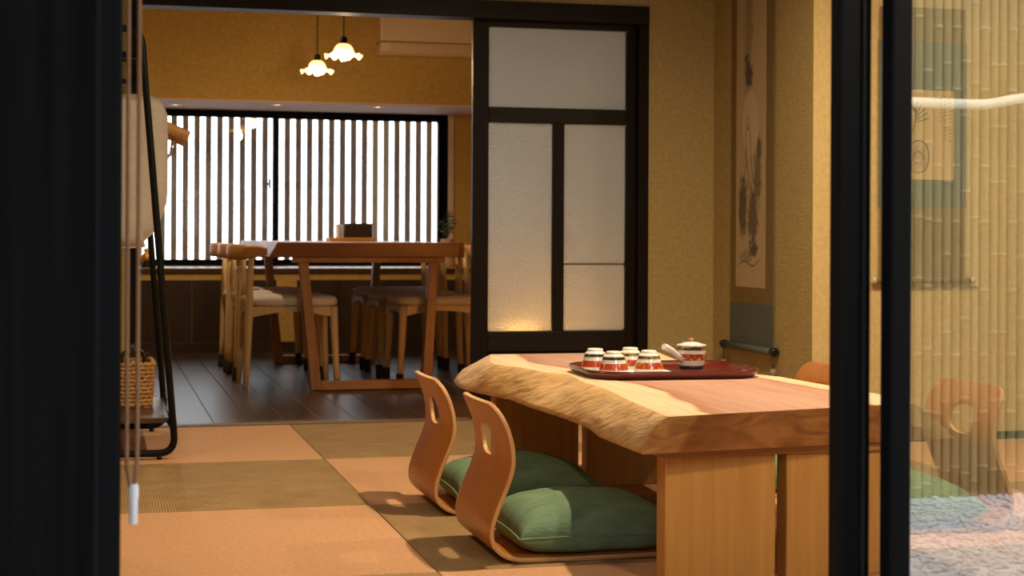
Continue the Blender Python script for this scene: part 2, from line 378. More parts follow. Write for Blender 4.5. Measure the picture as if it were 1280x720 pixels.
struct('wall_light_block', MB().box((-6, YF - .35, ZG), (9, YF - .2, 2.9)), M['panel_dark'])  # unseen wall added behind the fence to cut sky light
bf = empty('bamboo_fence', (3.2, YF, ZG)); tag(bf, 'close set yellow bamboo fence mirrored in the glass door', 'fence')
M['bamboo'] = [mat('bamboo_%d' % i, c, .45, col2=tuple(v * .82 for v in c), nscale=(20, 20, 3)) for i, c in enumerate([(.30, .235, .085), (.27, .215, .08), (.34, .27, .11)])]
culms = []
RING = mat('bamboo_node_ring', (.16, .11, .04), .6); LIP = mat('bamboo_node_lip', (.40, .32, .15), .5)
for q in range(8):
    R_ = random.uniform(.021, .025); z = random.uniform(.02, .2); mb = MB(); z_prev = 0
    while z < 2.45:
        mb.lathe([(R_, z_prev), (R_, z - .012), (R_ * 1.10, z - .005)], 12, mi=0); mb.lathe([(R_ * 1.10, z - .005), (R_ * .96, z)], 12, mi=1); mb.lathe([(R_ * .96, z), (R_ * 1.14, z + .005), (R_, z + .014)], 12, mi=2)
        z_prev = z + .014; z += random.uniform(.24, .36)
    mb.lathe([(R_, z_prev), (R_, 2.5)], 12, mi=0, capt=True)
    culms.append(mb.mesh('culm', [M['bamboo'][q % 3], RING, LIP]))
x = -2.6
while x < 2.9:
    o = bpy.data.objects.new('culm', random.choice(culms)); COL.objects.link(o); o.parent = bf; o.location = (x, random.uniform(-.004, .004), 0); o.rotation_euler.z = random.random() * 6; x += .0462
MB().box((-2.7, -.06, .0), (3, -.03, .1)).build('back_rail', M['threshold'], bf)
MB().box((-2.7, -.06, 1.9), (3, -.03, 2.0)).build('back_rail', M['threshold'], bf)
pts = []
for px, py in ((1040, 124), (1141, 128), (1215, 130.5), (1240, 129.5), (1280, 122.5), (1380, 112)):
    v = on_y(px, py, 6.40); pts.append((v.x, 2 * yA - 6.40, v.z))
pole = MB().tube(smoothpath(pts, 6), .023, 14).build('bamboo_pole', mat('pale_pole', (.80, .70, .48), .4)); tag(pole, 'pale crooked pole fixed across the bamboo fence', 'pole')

# ------------------------------------------------------------------ low slab table
def edge_mat(name, kind):
    X = bpy.data.materials.new(name); X.use_nodes = True; nt = X.node_tree; L = nt.links; b = nt.nodes['Principled BSDF']
    tc = nt.nodes.new('ShaderNodeTexCoord'); at = nt.nodes.new('ShaderNodeAttribute'); at.attribute_name = 'lat'
    def noi(sc, det=5, dist=0):
        mp = nt.nodes.new('ShaderNodeMapping'); mp.inputs['Scale'].default_value = sc; L.new(tc.outputs['Object'], mp.inputs[0])
        if kind == 'live': mp.vector_type = 'TEXTURE'; mp.inputs['Rotation'].default_value = (-.28, 0, 0); mp.inputs['Scale'].default_value = [1 / q for q in sc]
        n = nt.nodes.new('ShaderNodeTexNoise'); n.inputs['Scale'].default_value = 1; n.inputs['Detail'].default_value = det; n.inputs['Distortion'].default_value = dist
        L.new(mp.outputs[0], n.inputs['Vector']); return n
    def ramp(els):
        r = nt.nodes.new('ShaderNodeValToRGB'); e = r.color_ramp.elements
        e[0].position, e[0].color = els[0][0], (*els[0][1], 1); e[1].position, e[1].color = els[-1][0], (*els[-1][1], 1)
        for p, c in els[1:-1]: q = e.new(p); q.color = (*c, 1)
        return r
    def mth(op, a, c):
        q = nt.nodes.new('ShaderNodeMath'); q.operation = op
        for i, v in enumerate((a, c)):
            if isinstance(v, (int, float)): q.inputs[i].default_value = v
            else: L.new(v, q.inputs[i])
        return q.outputs[0]
    b.inputs['Roughness'].default_value = .42; b.inputs['Specular IOR Level'].default_value = .4
    bn = nt.nodes.new('ShaderNodeBump'); bn.inputs['Distance'].default_value = .01; L.new(bn.outputs[0], b.inputs['Normal'])
    if kind == 'top':
        wob = mth('MULTIPLY', mth('SUBTRACT', noi((2.5, 1.6, 2), 3).outputs['Fac'], .5), .34)
        lat = mth('ADD', at.outputs['Fac'], wob)
        sap, heart, rim = (.88, .71, .48), (.60, .34, .255), (.52, .25, .155)
        r = ramp([(0, sap), (.165, sap), (.185, rim), (.26, heart), (.5, (.66, .40, .31)), (.84, heart), (.89, rim), (.905, sap), (1, sap)])
        L.new(lat, r.inputs[0])
        g = noi((45, 2.2, 20), 6, .6); gr = ramp([(.3, (.72, .66, .6)), (.7, (1.08, 1.05, 1.02))]); L.new(g.outputs['Fac'], gr.inputs[0])
        mx = nt.nodes.new('ShaderNodeMix'); mx.data_type = 'RGBA'; mx.blend_type = 'MULTIPLY'; mx.inputs[0].default_value = .8
        L.new(r.outputs[0], mx.inputs[6]); L.new(gr.outputs[0], mx.inputs[7]); L.new(mx.outputs[2], b.inputs['Base Color'])
        L.new(g.outputs['Fac'], bn.inputs['Height']); bn.inputs['Strength'].default_value = .06
    elif kind == 'live':
        g = noi((18, 9, 62), 8, .7); r = ramp([(.25, (.26, .13, .05)), (.40, (.55, .33, .13)), (.6, (.68, .44, .19)), (.8, (.62, .43, .26))])
        L.new(g.outputs['Fac'], r.inputs[0]); L.new(r.outputs[0], b.inputs['Base Color'])
        g2 = noi((24, 13, 95), 6, .8); L.new(g2.outputs['Fac'], bn.inputs['Height']); bn.inputs['Strength'].default_value = .5
        b.inputs['Roughness'].default_value = .55
    else:
        wob = mth('MULTIPLY', mth('SUBTRACT', noi((6, 6, 6), 3).outputs['Fac'], .5), .06)
        lat = mth('ADD', at.outputs['Fac'], wob)
        r = ramp([(0, (.56, .33, .13)), (.095, (.50, .28, .10)), (.115, (.32, .145, .045)), (.35, (.40, .185, .06)), (.9, (.36, .165, .052)), (.93, (.55, .33, .13))]); L.new(lat, r.inputs[0])
        g = noi((7, 7, 22), 6, 2.0); gr = ramp([(.3, (.5, .42, .36)), (.65, (1.15, 1.1, 1.05))]); L.new(g.outputs['Fac'], gr.inputs[0])
        mx = nt.nodes.new('ShaderNodeMix'); mx.data_type = 'RGBA'; mx.blend_type = 'MULTIPLY'; mx.inputs[0].default_value = .85
        L.new(r.outputs[0], mx.inputs[6]); L.new(gr.outputs[0], mx.inputs[7]); L.new(mx.outputs[2], b.inputs['Base Color'])
        L.new(g.outputs['Fac'], bn.inputs['Height']); bn.inputs['Strength'].default_value = .15
    return X
ZT, ZB = .3975, .3085
TX, TY = 1.53, 4.2
lt = [(3.274, 1.175), (3.592, 1.20), (3.891, 1.235), (4.087, 1.238), (4.333, 1.262), (4.408, 1.221), (4.597, 1.188), (4.711, 1.145), (4.86, 1.165), (5.109, 1.228)]
lb = [(3.35, 1.143), (3.522, 1.143), (3.655, 1.143), (3.812, 1.166), (3.944, 1.172), (4.132, 1.165), (4.339, 1.152), (4.539, 1.150), (4.768, 1.099), (4.90, 1.088), (5.0, 1.093), (5.19, 1.124)]
rt = [(3.428, 1.828), (3.646, 1.851), (3.859, 1.832), (4.148, 1.812), (4.319, 1.757), (4.807, 1.745), (5.116, 1.798)]
rb = [(3.463, 1.955), (3.8, 1.95), (4.2, 1.92), (4.6, 1.87), (5.2, 1.91)]
NV, NS, NL = 72, 22, 7
verts = []; lats = []; faces = []; fmi = []
for iv in range(NV + 1):
    v = iv / NV
    def pt(s, k, side=None):                      # s lateral, k level 0 top .. 1 bottom
        yf = (3.274 + .154 * s) * (1 - k) + (3.35 + .113 * s) * k
        yb_ = 5.11 * (1 - k) + 5.19 * k
        Y = yf + (yb_ - yf) * v
        xl_ = interp(lt, Y) * (1 - k) + interp(lb, Y) * k; xr_ = interp(rt, Y) * (1 - k) + interp(rb, Y) * k
        X = xl_ + (xr_ - xl_) * s
        if side:
            bul = math.sin(PI * k) * .012
            nz = noise.noise(Vector((Y * 9, k * 2.5, side * 3))) * .010 * math.sin(PI * min(1, k * 1.0 + .02)) + noise.noise(Vector((Y * 28, k * 7, side))) * .004 * (k > 0.01)
            X += side * (bul + nz)
        return (X - TX, Y - TY, ZT + (ZB - ZT) * k)
    ring = []
    for i in range(NS + 1): ring.append((pt(i / NS, 0), i / NS))
    for k in range(1, NL): ring.append((pt(1, k / NL, 1), 1))
    for i in range(NS, -1, -1): ring.append((pt(i / NS, 1), i / NS))
    for k in range(NL - 1, 0, -1): ring.append((pt(0, k / NL, -1), 0))
    verts += [r[0] for r in ring]; lats += [r[1] for r in ring]
RN = 2 * (NS + 1) + 2 * (NL - 1)
for iv in range(NV):
    for i in range(RN):
        j = (i + 1) % RN
        faces.append((iv * RN + i, iv * RN + j, (iv + 1) * RN + j, (iv + 1) * RN + i))
        fmi.append(0 if i < NS else (1 if i < NS + NL else (2 if i < 2 * NS + NL else 1)))
for e, off in ((0, 0), (1, NV * RN)):             # ends as grids of quads
    for i in range(NS):
        a, b_ = off + i, off + i + 1
        c, d_ = off + 2 * NS + NL - i - 1, off + 2 * NS + NL - i
        if i == 0: loop = [a, b_, c, d_] + [off + 2 * NS + NL + k for k in range(1, NL)]
        elif i == NS - 1: loop = [a, b_] + [off + NS + k for k in range(1, NL)] + [c, d_]
        else: loop = [a, b_, c, d_]
        faces.append(tuple(loop if e else loop[::-1])); fmi.append(2)
me = bpy.data.meshes.new('table_top'); me.from_pydata(verts, [], faces)
for k in ('top', 'live', 'end'): me.materials.append(edge_mat('slab_' + k, k))
me.polygons.foreach_set('material_index', fmi)
a = me.attributes.new('lat', 'FLOAT', 'POINT'); a.data.foreach_set('value', lats)
bm = bmesh.new(); bm.from_mesh(me); bmesh.ops.recalc_face_normals(bm, faces=bm.faces); bm.to_mesh(me); bm.free()
for p in me.polygons: p.use_smooth = p.material_index == 1
low = empty('low_table', (TX, TY, 0)); tag(low, 'low table made of one thick live edge wooden slab', 'table')
o = bpy.data.objects.new('table_top', me); COL.objects.link(o); o.parent = low
M['legwood'] = wood('oak_leg', (.60, .30, .075), (.50, .235, .052), 'Z', .42, 55, 2.0, .12)
M['legwood_h'] = wood('oak_apron', (.42, .20, .055), (.34, .15, .04), 'X', .42, 55, 2.0, .12)
def T(x, y, ang=math.radians(2.0)):              # leg frame turned two degrees about the table centre line
    return (x * math.cos(ang) - y * math.sin(ang), x * math.sin(ang) + y * math.cos(ang))
def legbox(name, x0, y0, x1, y1, z0, z1, mt):
    b = MB().prism([T(x0, y0), T(x1, y0), T(x1, y1), T(x0, y1)], lambda a, c, t: (a, c, t), z0, z1); return b.build(name, mt, low, .004)
for yc in (-.745, .66):
    legbox('leg', -.326, yc, -.056, yc + .055, 0, .286, M['legwood']); legbox('leg', -.029, yc, .241, yc + .055, 0, .286, M['legwood'])
    legbox('apron', -.338, yc - .012, .253, yc + .067, .286, ZB, M['legwood_h'])
legbox('stretcher', -.20, -.68, -.12, .66, .262, ZB - .001, M['legwood'])

# ------------------------------------------------------------------ legless floor chairs and cushions
M['ply'] = wood('bent_ply_veneer', (.49, .175, .030), (.41, .14, .022), 'Z', .38, 40, 1.6, .05, .4, .1)
M['ply_edge'] = mat('ply_edge', (.60, .32, .12), .45)
prof = smoothpath([(.44, 0, .008), (.20, 0, .006), (.07, 0, .0065), (.005, 0, .012), (-.036, 0, .040), (-.046, 0, .078), (-.036, 0, .125), (-.018, 0, .178), (-.005, 0, .225), (-.005, 0, .27), (-.018, 0, .322), (-.044, 0, .378)], 10)
acc = [0]
for p, q in zip(prof, prof[1:]): acc.append(acc[-1] + (q - p).length)
LT = acc[-1]
def P_s(s):
    s = max(0, min(LT, s))
    for i in range(len(acc) - 1):
        if s <= acc[i + 1]:
            t = (s - acc[i]) / max(1e-9, acc[i + 1] - acc[i]); return prof[i].lerp(prof[i + 1], t)
    return prof[-1]
HW = .193
def chair_pt(s, t):
    p = P_s(s); k = max(0, min(1, (s - .45) / .25)); k = k * k * (3 - 2 * k)
    return (p.x + .013 * k * (t / HW) ** 2, t, p.z)
def zaisu_mesh():
    bm = bmesh.new(); cache = {}
    def V(s, t):
        key = (round(s, 5), round(t, 5))
        if key not in cache: cache[key] = bm.verts.new(chair_pt(s, t))
        return cache[key]
    sB = LT - .215; NT = 16; ts = [-HW + 2 * HW * i / NT for i in range(NT + 1)]; ss = [sB * i / 46 for i in range(47)]
    def wid(s, t):                                 # seat front corners rounded
        d = .06 - s
        return t * (1 - .10 * (max(0, d) / .06) ** 2)
    for i in range(46):
        for j in range(NT):
            bm.faces.new((V(ss[i], wid(ss[i], ts[j])), V(ss[i], wid(ss[i], ts[j + 1])), V(ss[i + 1], wid(ss[i + 1], ts[j + 1])), V(ss[i + 1], wid(ss[i + 1], ts[j]))))
    bd = [(sB, t) for t in ts] + [(sB + (LT - sB) * i / 14, HW) for i in range(1, 15)] + [(LT, t) for t in ts[::-1][1:]] + [(LT - (LT - sB) * i / 14, -HW) for i in range(1, 14)]
    r = .055; out = []
    for s, t in bd:
        if s > LT - r and abs(t) > HW - r:
            ds, dt = s - (LT - r), abs(t) - (HW - r); mm = max(ds, dt); ln = math.hypot(ds, dt)
            s, t = LT - r + ds * mm / ln, math.copysign(HW - r + dt * mm / ln, t)
        if s > sB + .05: t *= 1 - .05 * ((s - sB) / .215) ** 2
        out.append((s, t))
    hc, ha, hb = LT - .107, .062, .040
    def hole(s, t):
        an = math.atan2((s - hc) / hb, t / ha); c, sn = math.cos(an), math.sin(an)
        q = (abs(c) ** 3 + abs(sn) ** 3) ** (-1 / 3)
        hs = hc + hb * sn * q + (.007 * math.cos(an) ** 2); return hs, ha * c * q * (1 - .12 * sn * q)
    NR = 7; rings = []
    for k in range(NR + 1):
        f = k / NR
        rings.append([V(s, t) if k == NR else V(*[h + (o - h) * f for h, o in zip(hole(s, t), (s, t))]) for s, t in out])
    n = len(out)
    for k in range(NR):
        for i in range(n):
            j = (i + 1) % n; bm.faces.new((rings[k][i], rings[k][j], rings[k + 1][j], rings[k + 1][i]))
    bmesh.ops.recalc_face_normals(bm, faces=bm.faces)
    me = bpy.data.meshes.new('shell')
    for f in bm.faces: f.smooth = True
    bm.to_mesh(me); bm.free(); me.materials.append(M['ply']); me.materials.append(M['ply_edge']); return me
zm = zaisu_mesh()
LINEN = mat('green_linen', (.15, .25, .15), .85, col2=(.20, .31, .19), nscale=(14, 40, 14), bump=.35, bscale=(60, 260, 60), spec=.15)
def cushion_mesh(seed, a=.215, b=.200, th=.125):
    N = 26; vs = []; fs = []; idx = {}
    for sgn in (1, -1):
        for i in range(N + 1):
            for j in range(N + 1):
                u, v = -1 + 2 * i / N, -1 + 2 * j / N
                edge = i in (0, N) or j in (0, N)
                if edge and sgn < 0: idx[(sgn, i, j)] = idx[(1, i, j)]; continue
                f = ((1 - abs(u) ** 2.6) * (1 - abs(v) ** 2.6)) ** .5
                h = .36 * th + (.64 * th * f if sgn > 0 else -.34 * th * min(1, f * 1.8))
                if sgn > 0: h += .010 * noise.noise(Vector((u * 2.2 + seed, v * 2.2, 1))) * f + .004 * noise.noise(Vector((u * 7, v * 6 + seed, 4))) * f
                k = 1 - .05 * (1 - abs(v) ** 2) * abs(u) ** 4; k2 = 1 - .05 * (1 - abs(u) ** 2) * abs(v) ** 4
                idx[(sgn, i, j)] = len(vs); vs.append((a * u * k, b * v * k2, h))
    for sgn in (1, -1):
        for i in range(N):
            for j in range(N):
                fs.append([idx[(sgn, i, j)], idx[(sgn, i + 1, j)], idx[(sgn, i + 1, j + 1)], idx[(sgn, i, j + 1)]])
    return MB().add(vs, fs, 0, True).mesh('cushion', LINEN)
spots = [((.952, 3.95), 0, 'bent plywood floor chair at the table bark edge, beside the oak plank legs', 'green linen floor cushion half in light, on the floor chair beside the ribbed tatami'),
         ((.955, 4.625), 0, 'bent plywood floor chair at the bark edge of the slab table, toward the dining room', 'green linen floor cushion on the floor chair at the bark edge toward the dining room'),
         ((2.33, 4.09), PI, 'bent plywood floor chair seen through the glass door, its oval hole facing us', 'green linen floor cushion seen through the reflecting glass door'),
         ((2.20, 4.73), PI, 'bent plywood floor chair below the tall ink scroll, mostly hidden by the table', 'green linen floor cushion on the floor chair below the tall ink scroll')]
for i, ((x, y), rz, lab, lab2) in enumerate(spots):
    c = empty('floor_chair', (x, y, 0), rz); tag(c, lab, 'floor chair', 'bent plywood floor chairs around the slab table')
    o = bpy.data.objects.new('shell', zm); COL.objects.link(o); o.parent = c
    md = o.modifiers.new('solid', 'SOLIDIFY'); md.thickness = .0115; md.offset = 0; md.material_offset_rim = 1; md.use_rim = True
    md = o.modifiers.new('bevel', 'BEVEL'); md.width = .002; md.segments = 2; md.limit_method = 'ANGLE'
    cu = empty('floor_cushion', (x + (.235 if rz == 0 else -.235), y + (.0 if rz == 0 else .0), .0135), rz + random.uniform(-.03, .03))
    tag(cu, lab2, 'cushion', 'green cushions on the floor chairs')
    o = bpy.data.objects.new('cover', cushion_mesh(i * 3.1)); COL.objects.link(o); o.parent = cu
    pp = []
    for k in range(96):
        an = k / 96 * 4; sd = int(an); t = -1 + 2 * (an - sd)
        u, v = [(1, t), (-t, 1), (-1, -t), (t, -1)][sd]
        pp.append((.215 * u * (1 - .05 * (1 - v * v) * abs(u) ** 4), .200 * v * (1 - .05 * (1 - u * u) * abs(v) ** 4), .045))
    MB().tube(pp, .0028, 6, closed=True).build('piping', LINEN, cu)

# ------------------------------------------------------------------ tea things
LAQ = mat('red_lacquer', (.115, .016, .009), .25, spec=.5, coat=.15)
LAQ2 = mat('brown_lacquer_rim', (.055, .012, .009), .2, spec=.6)
tcx, tcy = 1.522, 4.29
tray = empty('tea_tray', (tcx, tcy, ZT), math.radians(-2)); tag(tray, 'rounded dark red lacquer tray on the low slab table', 'tray')
def tray_ring(z, off): return [(a, c, z) for a, c in rrect(-.243 + off, -.19 + off, .243 - off, .19 - off, .105 - off, 10)]
rings = [tray_ring(.001, .022), tray_ring(.004, .010), tray_ring(.016, .0), tray_ring(.0215, .0005), tray_ring(.0220, .004), tray_ring(.016, .007), tray_ring(.009, .018), tray_ring(.0075, .03)]
n = len(rings[0]); vs = [p for r in rings for p in r]; fs = [tuple(range(n))[::-1], tuple((len(rings) - 1) * n + k for k in range(n))]
for i in range(len(rings) - 1): fs += [(i * n + k, i * n + (k + 1) % n, (i + 1) * n + (k + 1) % n, (i + 1) * n + k) for k in range(n)]
b = MB(); b.add(vs, fs, 0, True); b.sm[0] = b.sm[1] = False; b.build('dish', LAQ, tray)
rm = tray_ring(.0221, .0022); MB().tube(rm, .0018, 6, closed=True).build('rim', LAQ2, tray)
ZD = ZT + .0077
WHITE = mat('white_glaze', (.78, .74, .68), .18, spec=.6)
DARKB = mat('dark_glaze_band', (.035, .032, .028), .25)
GOLDB = mat('gold_band', (.42, .27, .08), .28, metal=.5, col2=(.07, .05, .025), nscale=(90, 90, 60), mixrange=(.42, .55))
REDB = mat('red_band', (.40, .045, .012), .22, col2=(.80, .45, .09), nscale=(85, 85, 110), mixrange=(.54, .62))
RED2 = mat('plain_red_band', (.46, .06, .022), .22)
GOLDL = mat('gold_line', (.75, .48, .14), .25, metal=.7)
pm = empty('paper_mat', (1.418, 4.262, ZD), math.radians(-2)); tag(pm, 'white paper sheet under the upturned cups on the tray', 'paper')
MB().box((-.125, -.088, .0), (.125, .085, .0012)).build('sheet', mat('white_paper', (.80, .76, .72), .8), pm)
MB().box((-.012, -.083, .0012), (.004, -.076, .0015)).build('printed_mark', mat('navy_print', (.03, .03, .09), .6), pm)
ZP = ZD + .0012
def rz_(pr, z):
    for (r0, z0), (r1, z1) in zip(pr, pr[1:]):
        if z0 <= z <= z1: return r0 + (r1 - r0) * (z - z0) / max(1e-9, z1 - z0)
    return pr[-1][0]
def cup(loc, lab, upper, red, rz=0):
    c = empty('tea_cup', (*loc, ZP), rz); tag(c, lab, 'cup', 'upturned tea cups on the tray')
    pr = [(.0415, .0), (.0418, .0015), (.0375, .014), (.0345, .026), (.0315, .038), (.0275, .048), (.0225, .0525)]
    inner = [(.0225, .0505), (.033, .02), (.0395, 0)]
    MB().lathe(pr + [(.0, .0525)], 40).build('body', WHITE, c)
    MB().lathe([(.0215, .0515), (.0218, .058), (.0195, .0600), (.0170, .0585), (.0165, .0535)], 32).build('foot_ring', WHITE, c)
    for nm, z0, z1, mt in (('lower_band', .010, .0275, red), ('upper_band', .0375, .0455, upper)):
        bb = MB().lathe([(rz_(pr, z0 + (z1 - z0) * k / 4) + .0005, z0 + (z1 - z0) * k / 4) for k in range(5)], 40).build(nm, mt, c)
        if nm == 'lower_band':
            q = MB()
            for k in range(5):
                an = k * 2 * PI / 5 + .7; p0 = [(rz_(pr, z) + .0008) for z in (z0, z1)]
                q.tube([(p0[0] * math.cos(an), p0[0] * math.sin(an), z0), (p0[1] * math.cos(an), p0[1] * math.sin(an), z1)], .0011, 6)
            q.build('gold_line', GOLDL, bb)
    return c
c1, c2, c3, c4 = [on_z(px, py, ZP) for px, py in ((746.5, 463), (767, 466.5), (790.5, 461.5), (811, 465))]
cup((c1.x, c1.y + .02), 'upturned white cup, black line and red band, set behind a like cup', DARKB, RED2)
cup((c2.x, c2.y), 'upturned white cup, black line and red band, at the front left of the tray', DARKB, RED2, .4)
cup((c3.x, c3.y + .02), 'upturned white cup with gold line, set behind a like gold lined cup', GOLDB, REDB, .9)
cup((c4.x, c4.y), 'upturned white cup with gold line and red gold band, next to the teapot', GOLDB, REDB, 1.3)
pc = on_z(864, 460.5, ZD)
pot = empty('teapot', (pc.x, pc.y, ZD)); tag(pot, 'white side handled teapot with red and gold bands on the tray', 'teapot')
pr = [(.031, .0), (.0335, .003), (.0345, .010), (.0375, .018), (.0400, .028), (.0412, .040), (.0415, .052), (.0412, .060), (.0425, .064)]
MB().lathe([(0, 0)] + pr + [(.0395, .0655), (.036, .066)], 44).build('body', WHITE, pot)
for nm, z0, z1, mt in (('base_band', .0005, .0095, DARKB), ('middle_band', .0245, .0430, REDB), ('upper_band', .0535, .0635, GOLDB)):
    MB().lathe([(rz_(pr, z0 + (z1 - z0) * k / 5) + .0006, z0 + (z1 - z0) * k / 5) for k in range(6)], 44).build(nm, mt, pot)
ld = MB().lathe([(.0425, .0655), (.043, .0675), (.036, .0695), (.027, .0712), (.024, .0735), (.012, .0755), (.006, .0765), (0, .0768)], 40).build('lid', WHITE, pot)
MB().lathe([(.006, .0765), (.0062, .079), (.0085, .0815), (.0078, .0845), (.004, .086), (0, .0862)], 20).build('knob', mat('pale_red_knob', (.55, .20, .12), .25), ld)
hd = Vector((-.93, -.37, 0)).normalized()
MB().tube([hd * .036 + Vector((0, 0, .026)), hd * .052 + Vector((0, 0, .038)), hd * .072 + Vector((0, 0, .053)), hd * .097 + Vector((0, 0, .0635)), hd * .104 + Vector((0, 0, .066))], [.0105, .0085, .0085, .0098, .0088], 16).build('handle', WHITE, pot)
sp = Vector((.62, .78, 0)).normalized()
MB().tube([sp * .034 + Vector((0, 0, .030)), sp * .050 + Vector((0, 0, .042)), sp * .060 + Vector((0, 0, .056)), sp * .068 + Vector((0, 0, .062))], [.012, .009, .0068, .006], 14).build('spout', WHITE, pot)

# ------------------------------------------------------------------ hanging scrolls
def ink_paper(name, paper, spots_, halo=None):
    X = bpy.data.materials.new(name); X.use_nodes = True; nt = X.node_tree; L = nt.links; b = nt.nodes['Principled BSDF']; b.inputs['Roughness'].default_value = .9; b.inputs['Specular IOR Level'].default_value = .1
    tc = nt.nodes.new('ShaderNodeTexCoord'); n = nt.nodes.new('ShaderNodeTexNoise'); n.inputs['Scale'].default_value = 22; n.inputs['Detail'].default_value = 6; n.inputs['Distortion'].default_value = .8
    L.new(tc.outputs['Object'], n.inputs['Vector'])
    acc_ = None
    def math_(op, a, c, clamp=False):
        q = nt.nodes.new('ShaderNodeMath'); q.operation = op; q.use_clamp = clamp
        for i, v in enumerate((a, c)):
            if isinstance(v, (int, float)): q.inputs[i].default_value = v
            else: L.new(v, q.inputs[i])
        return q.outputs[0]
    dn = math_('SUBTRACT', n.outputs['Fac'], .5)
    for cx_, cz_, rx, rz2, st in spots_:
        mp = nt.nodes.new('ShaderNodeMapping'); mp.vector_type = 'TEXTURE'; mp.inputs['Location'].default_value = (cx_, 0, cz_); mp.inputs['Scale'].default_value = (rx, 1000, rz2)
        L.new(tc.outputs['Object'], mp.inputs[0]); ln = nt.nodes.new('ShaderNodeVectorMath'); ln.operation = 'LENGTH'; L.new(mp.outputs[0], ln.inputs[0])
        e = math_('SUBTRACT', 1.0, ln.outputs['Value']); e = math_('ADD', e, math_('MULTIPLY', dn, 1.7)); e = math_('MULTIPLY', e, 2.2, True); e = math_('MULTIPLY', e, st)
        acc_ = e if acc_ is None else math_('MAXIMUM', acc_, e)
    mx = nt.nodes.new('ShaderNodeMix'); mx.data_type = 'RGBA'; L.new(acc_, mx.inputs[0]); mx.inputs[6].default_value = (*paper, 1); mx.inputs[7].default_value = (.045, .035, .030, 1)
    L.new(mx.outputs[2], b.inputs['Base Color']); return X
INK = mat('ink_line', (.07, .05, .04), .8); INKP = mat('pale_ink_line', (.16, .12, .085), .8)
BROC = mat('brown_brocade', (.22, .135, .042), .8, col2=(.18, .11, .032), nscale=(90, 90, 90))
TEAL = mat('teal_silk', (.105, .125, .098), .75, col2=(.085, .105, .085), nscale=(50, 50, 200))
def strip(b, pts, wd, y):                         # flat brush stroke ribbon
    pts = smoothpath([(p[0], y, p[1]) for p in pts], 5); N = len(pts); vs = []; fs = []
    for i, p in enumerate(pts):
        t = (pts[min(i + 1, N - 1)] - pts[max(i - 1, 0)]).normalized(); u = Vector((t.z, 0, -t.x)); wv = wd * (.35 + .65 * math.sin(PI * (i + .6) / (N + .2)))
        vs += [p + u * wv, p - u * wv]
    for i in range(N - 1): fs.append((2 * i, 2 * i + 1, 2 * i + 3, 2 * i + 2))
    b.add(vs, fs)
def panel(name, x0, z0, x1, z1, t0, t1, mt, par): return MB().box((x0, -t1, z0), (x1, -t0, z1)).build(name, mt, par)
s1 = empty('hanging_scroll', (XR - .006, 6.25, 0), -PI / 2); tag(s1, 'tall hanging scroll with an ink painting of a robed figure among rocks', 'scroll')
panel('brocade_mount', -.222, .505, .222, 2.10, .004, .0055, BROC, s1)
panel('lower_silk', -.224, .335, .224, .507, .0042, .0058, TEAL, s1); panel('upper_silk', -.222, 2.10, .222, 2.30, .0042, .0058, TEAL, s1)
pr_ = panel('painting', -.160, .573, .150, 1.95, .0056, .0064, ink_paper('ink_painting', (.48, .37, .22), [(-.03, 1.62, .05, .30, .35), (-.03, 1.46, .05, .10, .8), (-.085, .90, .05, .17, .75), (.02, .86, .06, .16, .7), (.07, 1.02, .04, .15, .6), (.085, 1.14, .03, .06, .75), (.025, .735, .05, .045, .8), (-.05, .70, .08, .03, .3)]), s1)
ys_ = -.0068
b = MB(); hal = [(-.01 + .085 * math.cos(t), 1.245 + .135 * math.sin(t)) for t in [k * 2 * PI / 36 for k in range(36)]]
b.add([(p[0], ys_ + .0002, p[1]) for p in hal], [tuple(range(36))]); b.build('halo', mat('pale_halo', (.56, .44, .27), .9), pr_)
b = MB()
for st in ([(-.045, 1.235), (-.06, 1.16), (-.05, 1.08), (-.09, .98), (-.08, .90)], [(-.035, 1.24), (-.01, 1.20), (0, 1.12), (.02, 1.02), (.06, .99), (.10, 1.0)], [(-.03, 1.16), (-.05, 1.10), (-.02, 1.02), (-.06, .94), (-.03, .86)], [(.03, 1.12), (.045, 1.05), (.04, .97)], [(-.05, 1.26), (-.03, 1.275), (-.02, 1.25), (-.03, 1.225), (-.05, 1.235), (-.05, 1.26)], [(-.02, .98), (.02, .95), (.06, .95)], [(-.10, .95), (-.12, .88), (-.10, .82)], [(-.14, .66), (-.06, .68), (.02, .66), (.10, .69)]):
    strip(b, st, .0026, ys_)
b.build('ink_lines', INK, pr_)
b = MB().tube([(-.25, -.016, .325), (.25, -.016, .325)], .0135, 18); b.build('roller', TEAL, s1)
for sx in (-1, 1):
    k = MB().tube([(sx * .246, -.016, .325), (sx * .252, -.016, .325), (sx * .276, -.016, .325), (sx * .280, -.016, .325)], [.012, .018, .018, .012], 16).build('roller_end', mat('black_lacquer_end', (.01, .008, .008), .3), s1)
    wt = MB().lathe([(.0, 0), (.012, .002), (.0165, .012), (.0165, .02), (.012, .030), (.0, .032)], 18, (sx * .262, -.018, .228)); wt.build('weight', mat('grey_stone_weight', (.30, .24, .20), .4), s1)
    q = MB().tube([(sx * .262, -.018, .258), (sx * .262 - .008, -.018, .285), (sx * .262 - .01, -.018, .312)], .0016, 6).tube([(sx * .262, -.018, .258), (sx * .262 + .008, -.018, .285), (sx * .262 + .01, -.018, .312)], .0016, 6); q.build('weight_cord', INK, s1)
MB().box((-.232, -.014, 2.295), (.232, -.002, 2.312)).build('top_bar', BROC, s1)
s2 = empty('hanging_scroll', (3.06, YC - .006, 0)); tag(s2, 'short teal bordered scroll with ink plant and brush writing, behind the glass door', 'scroll')
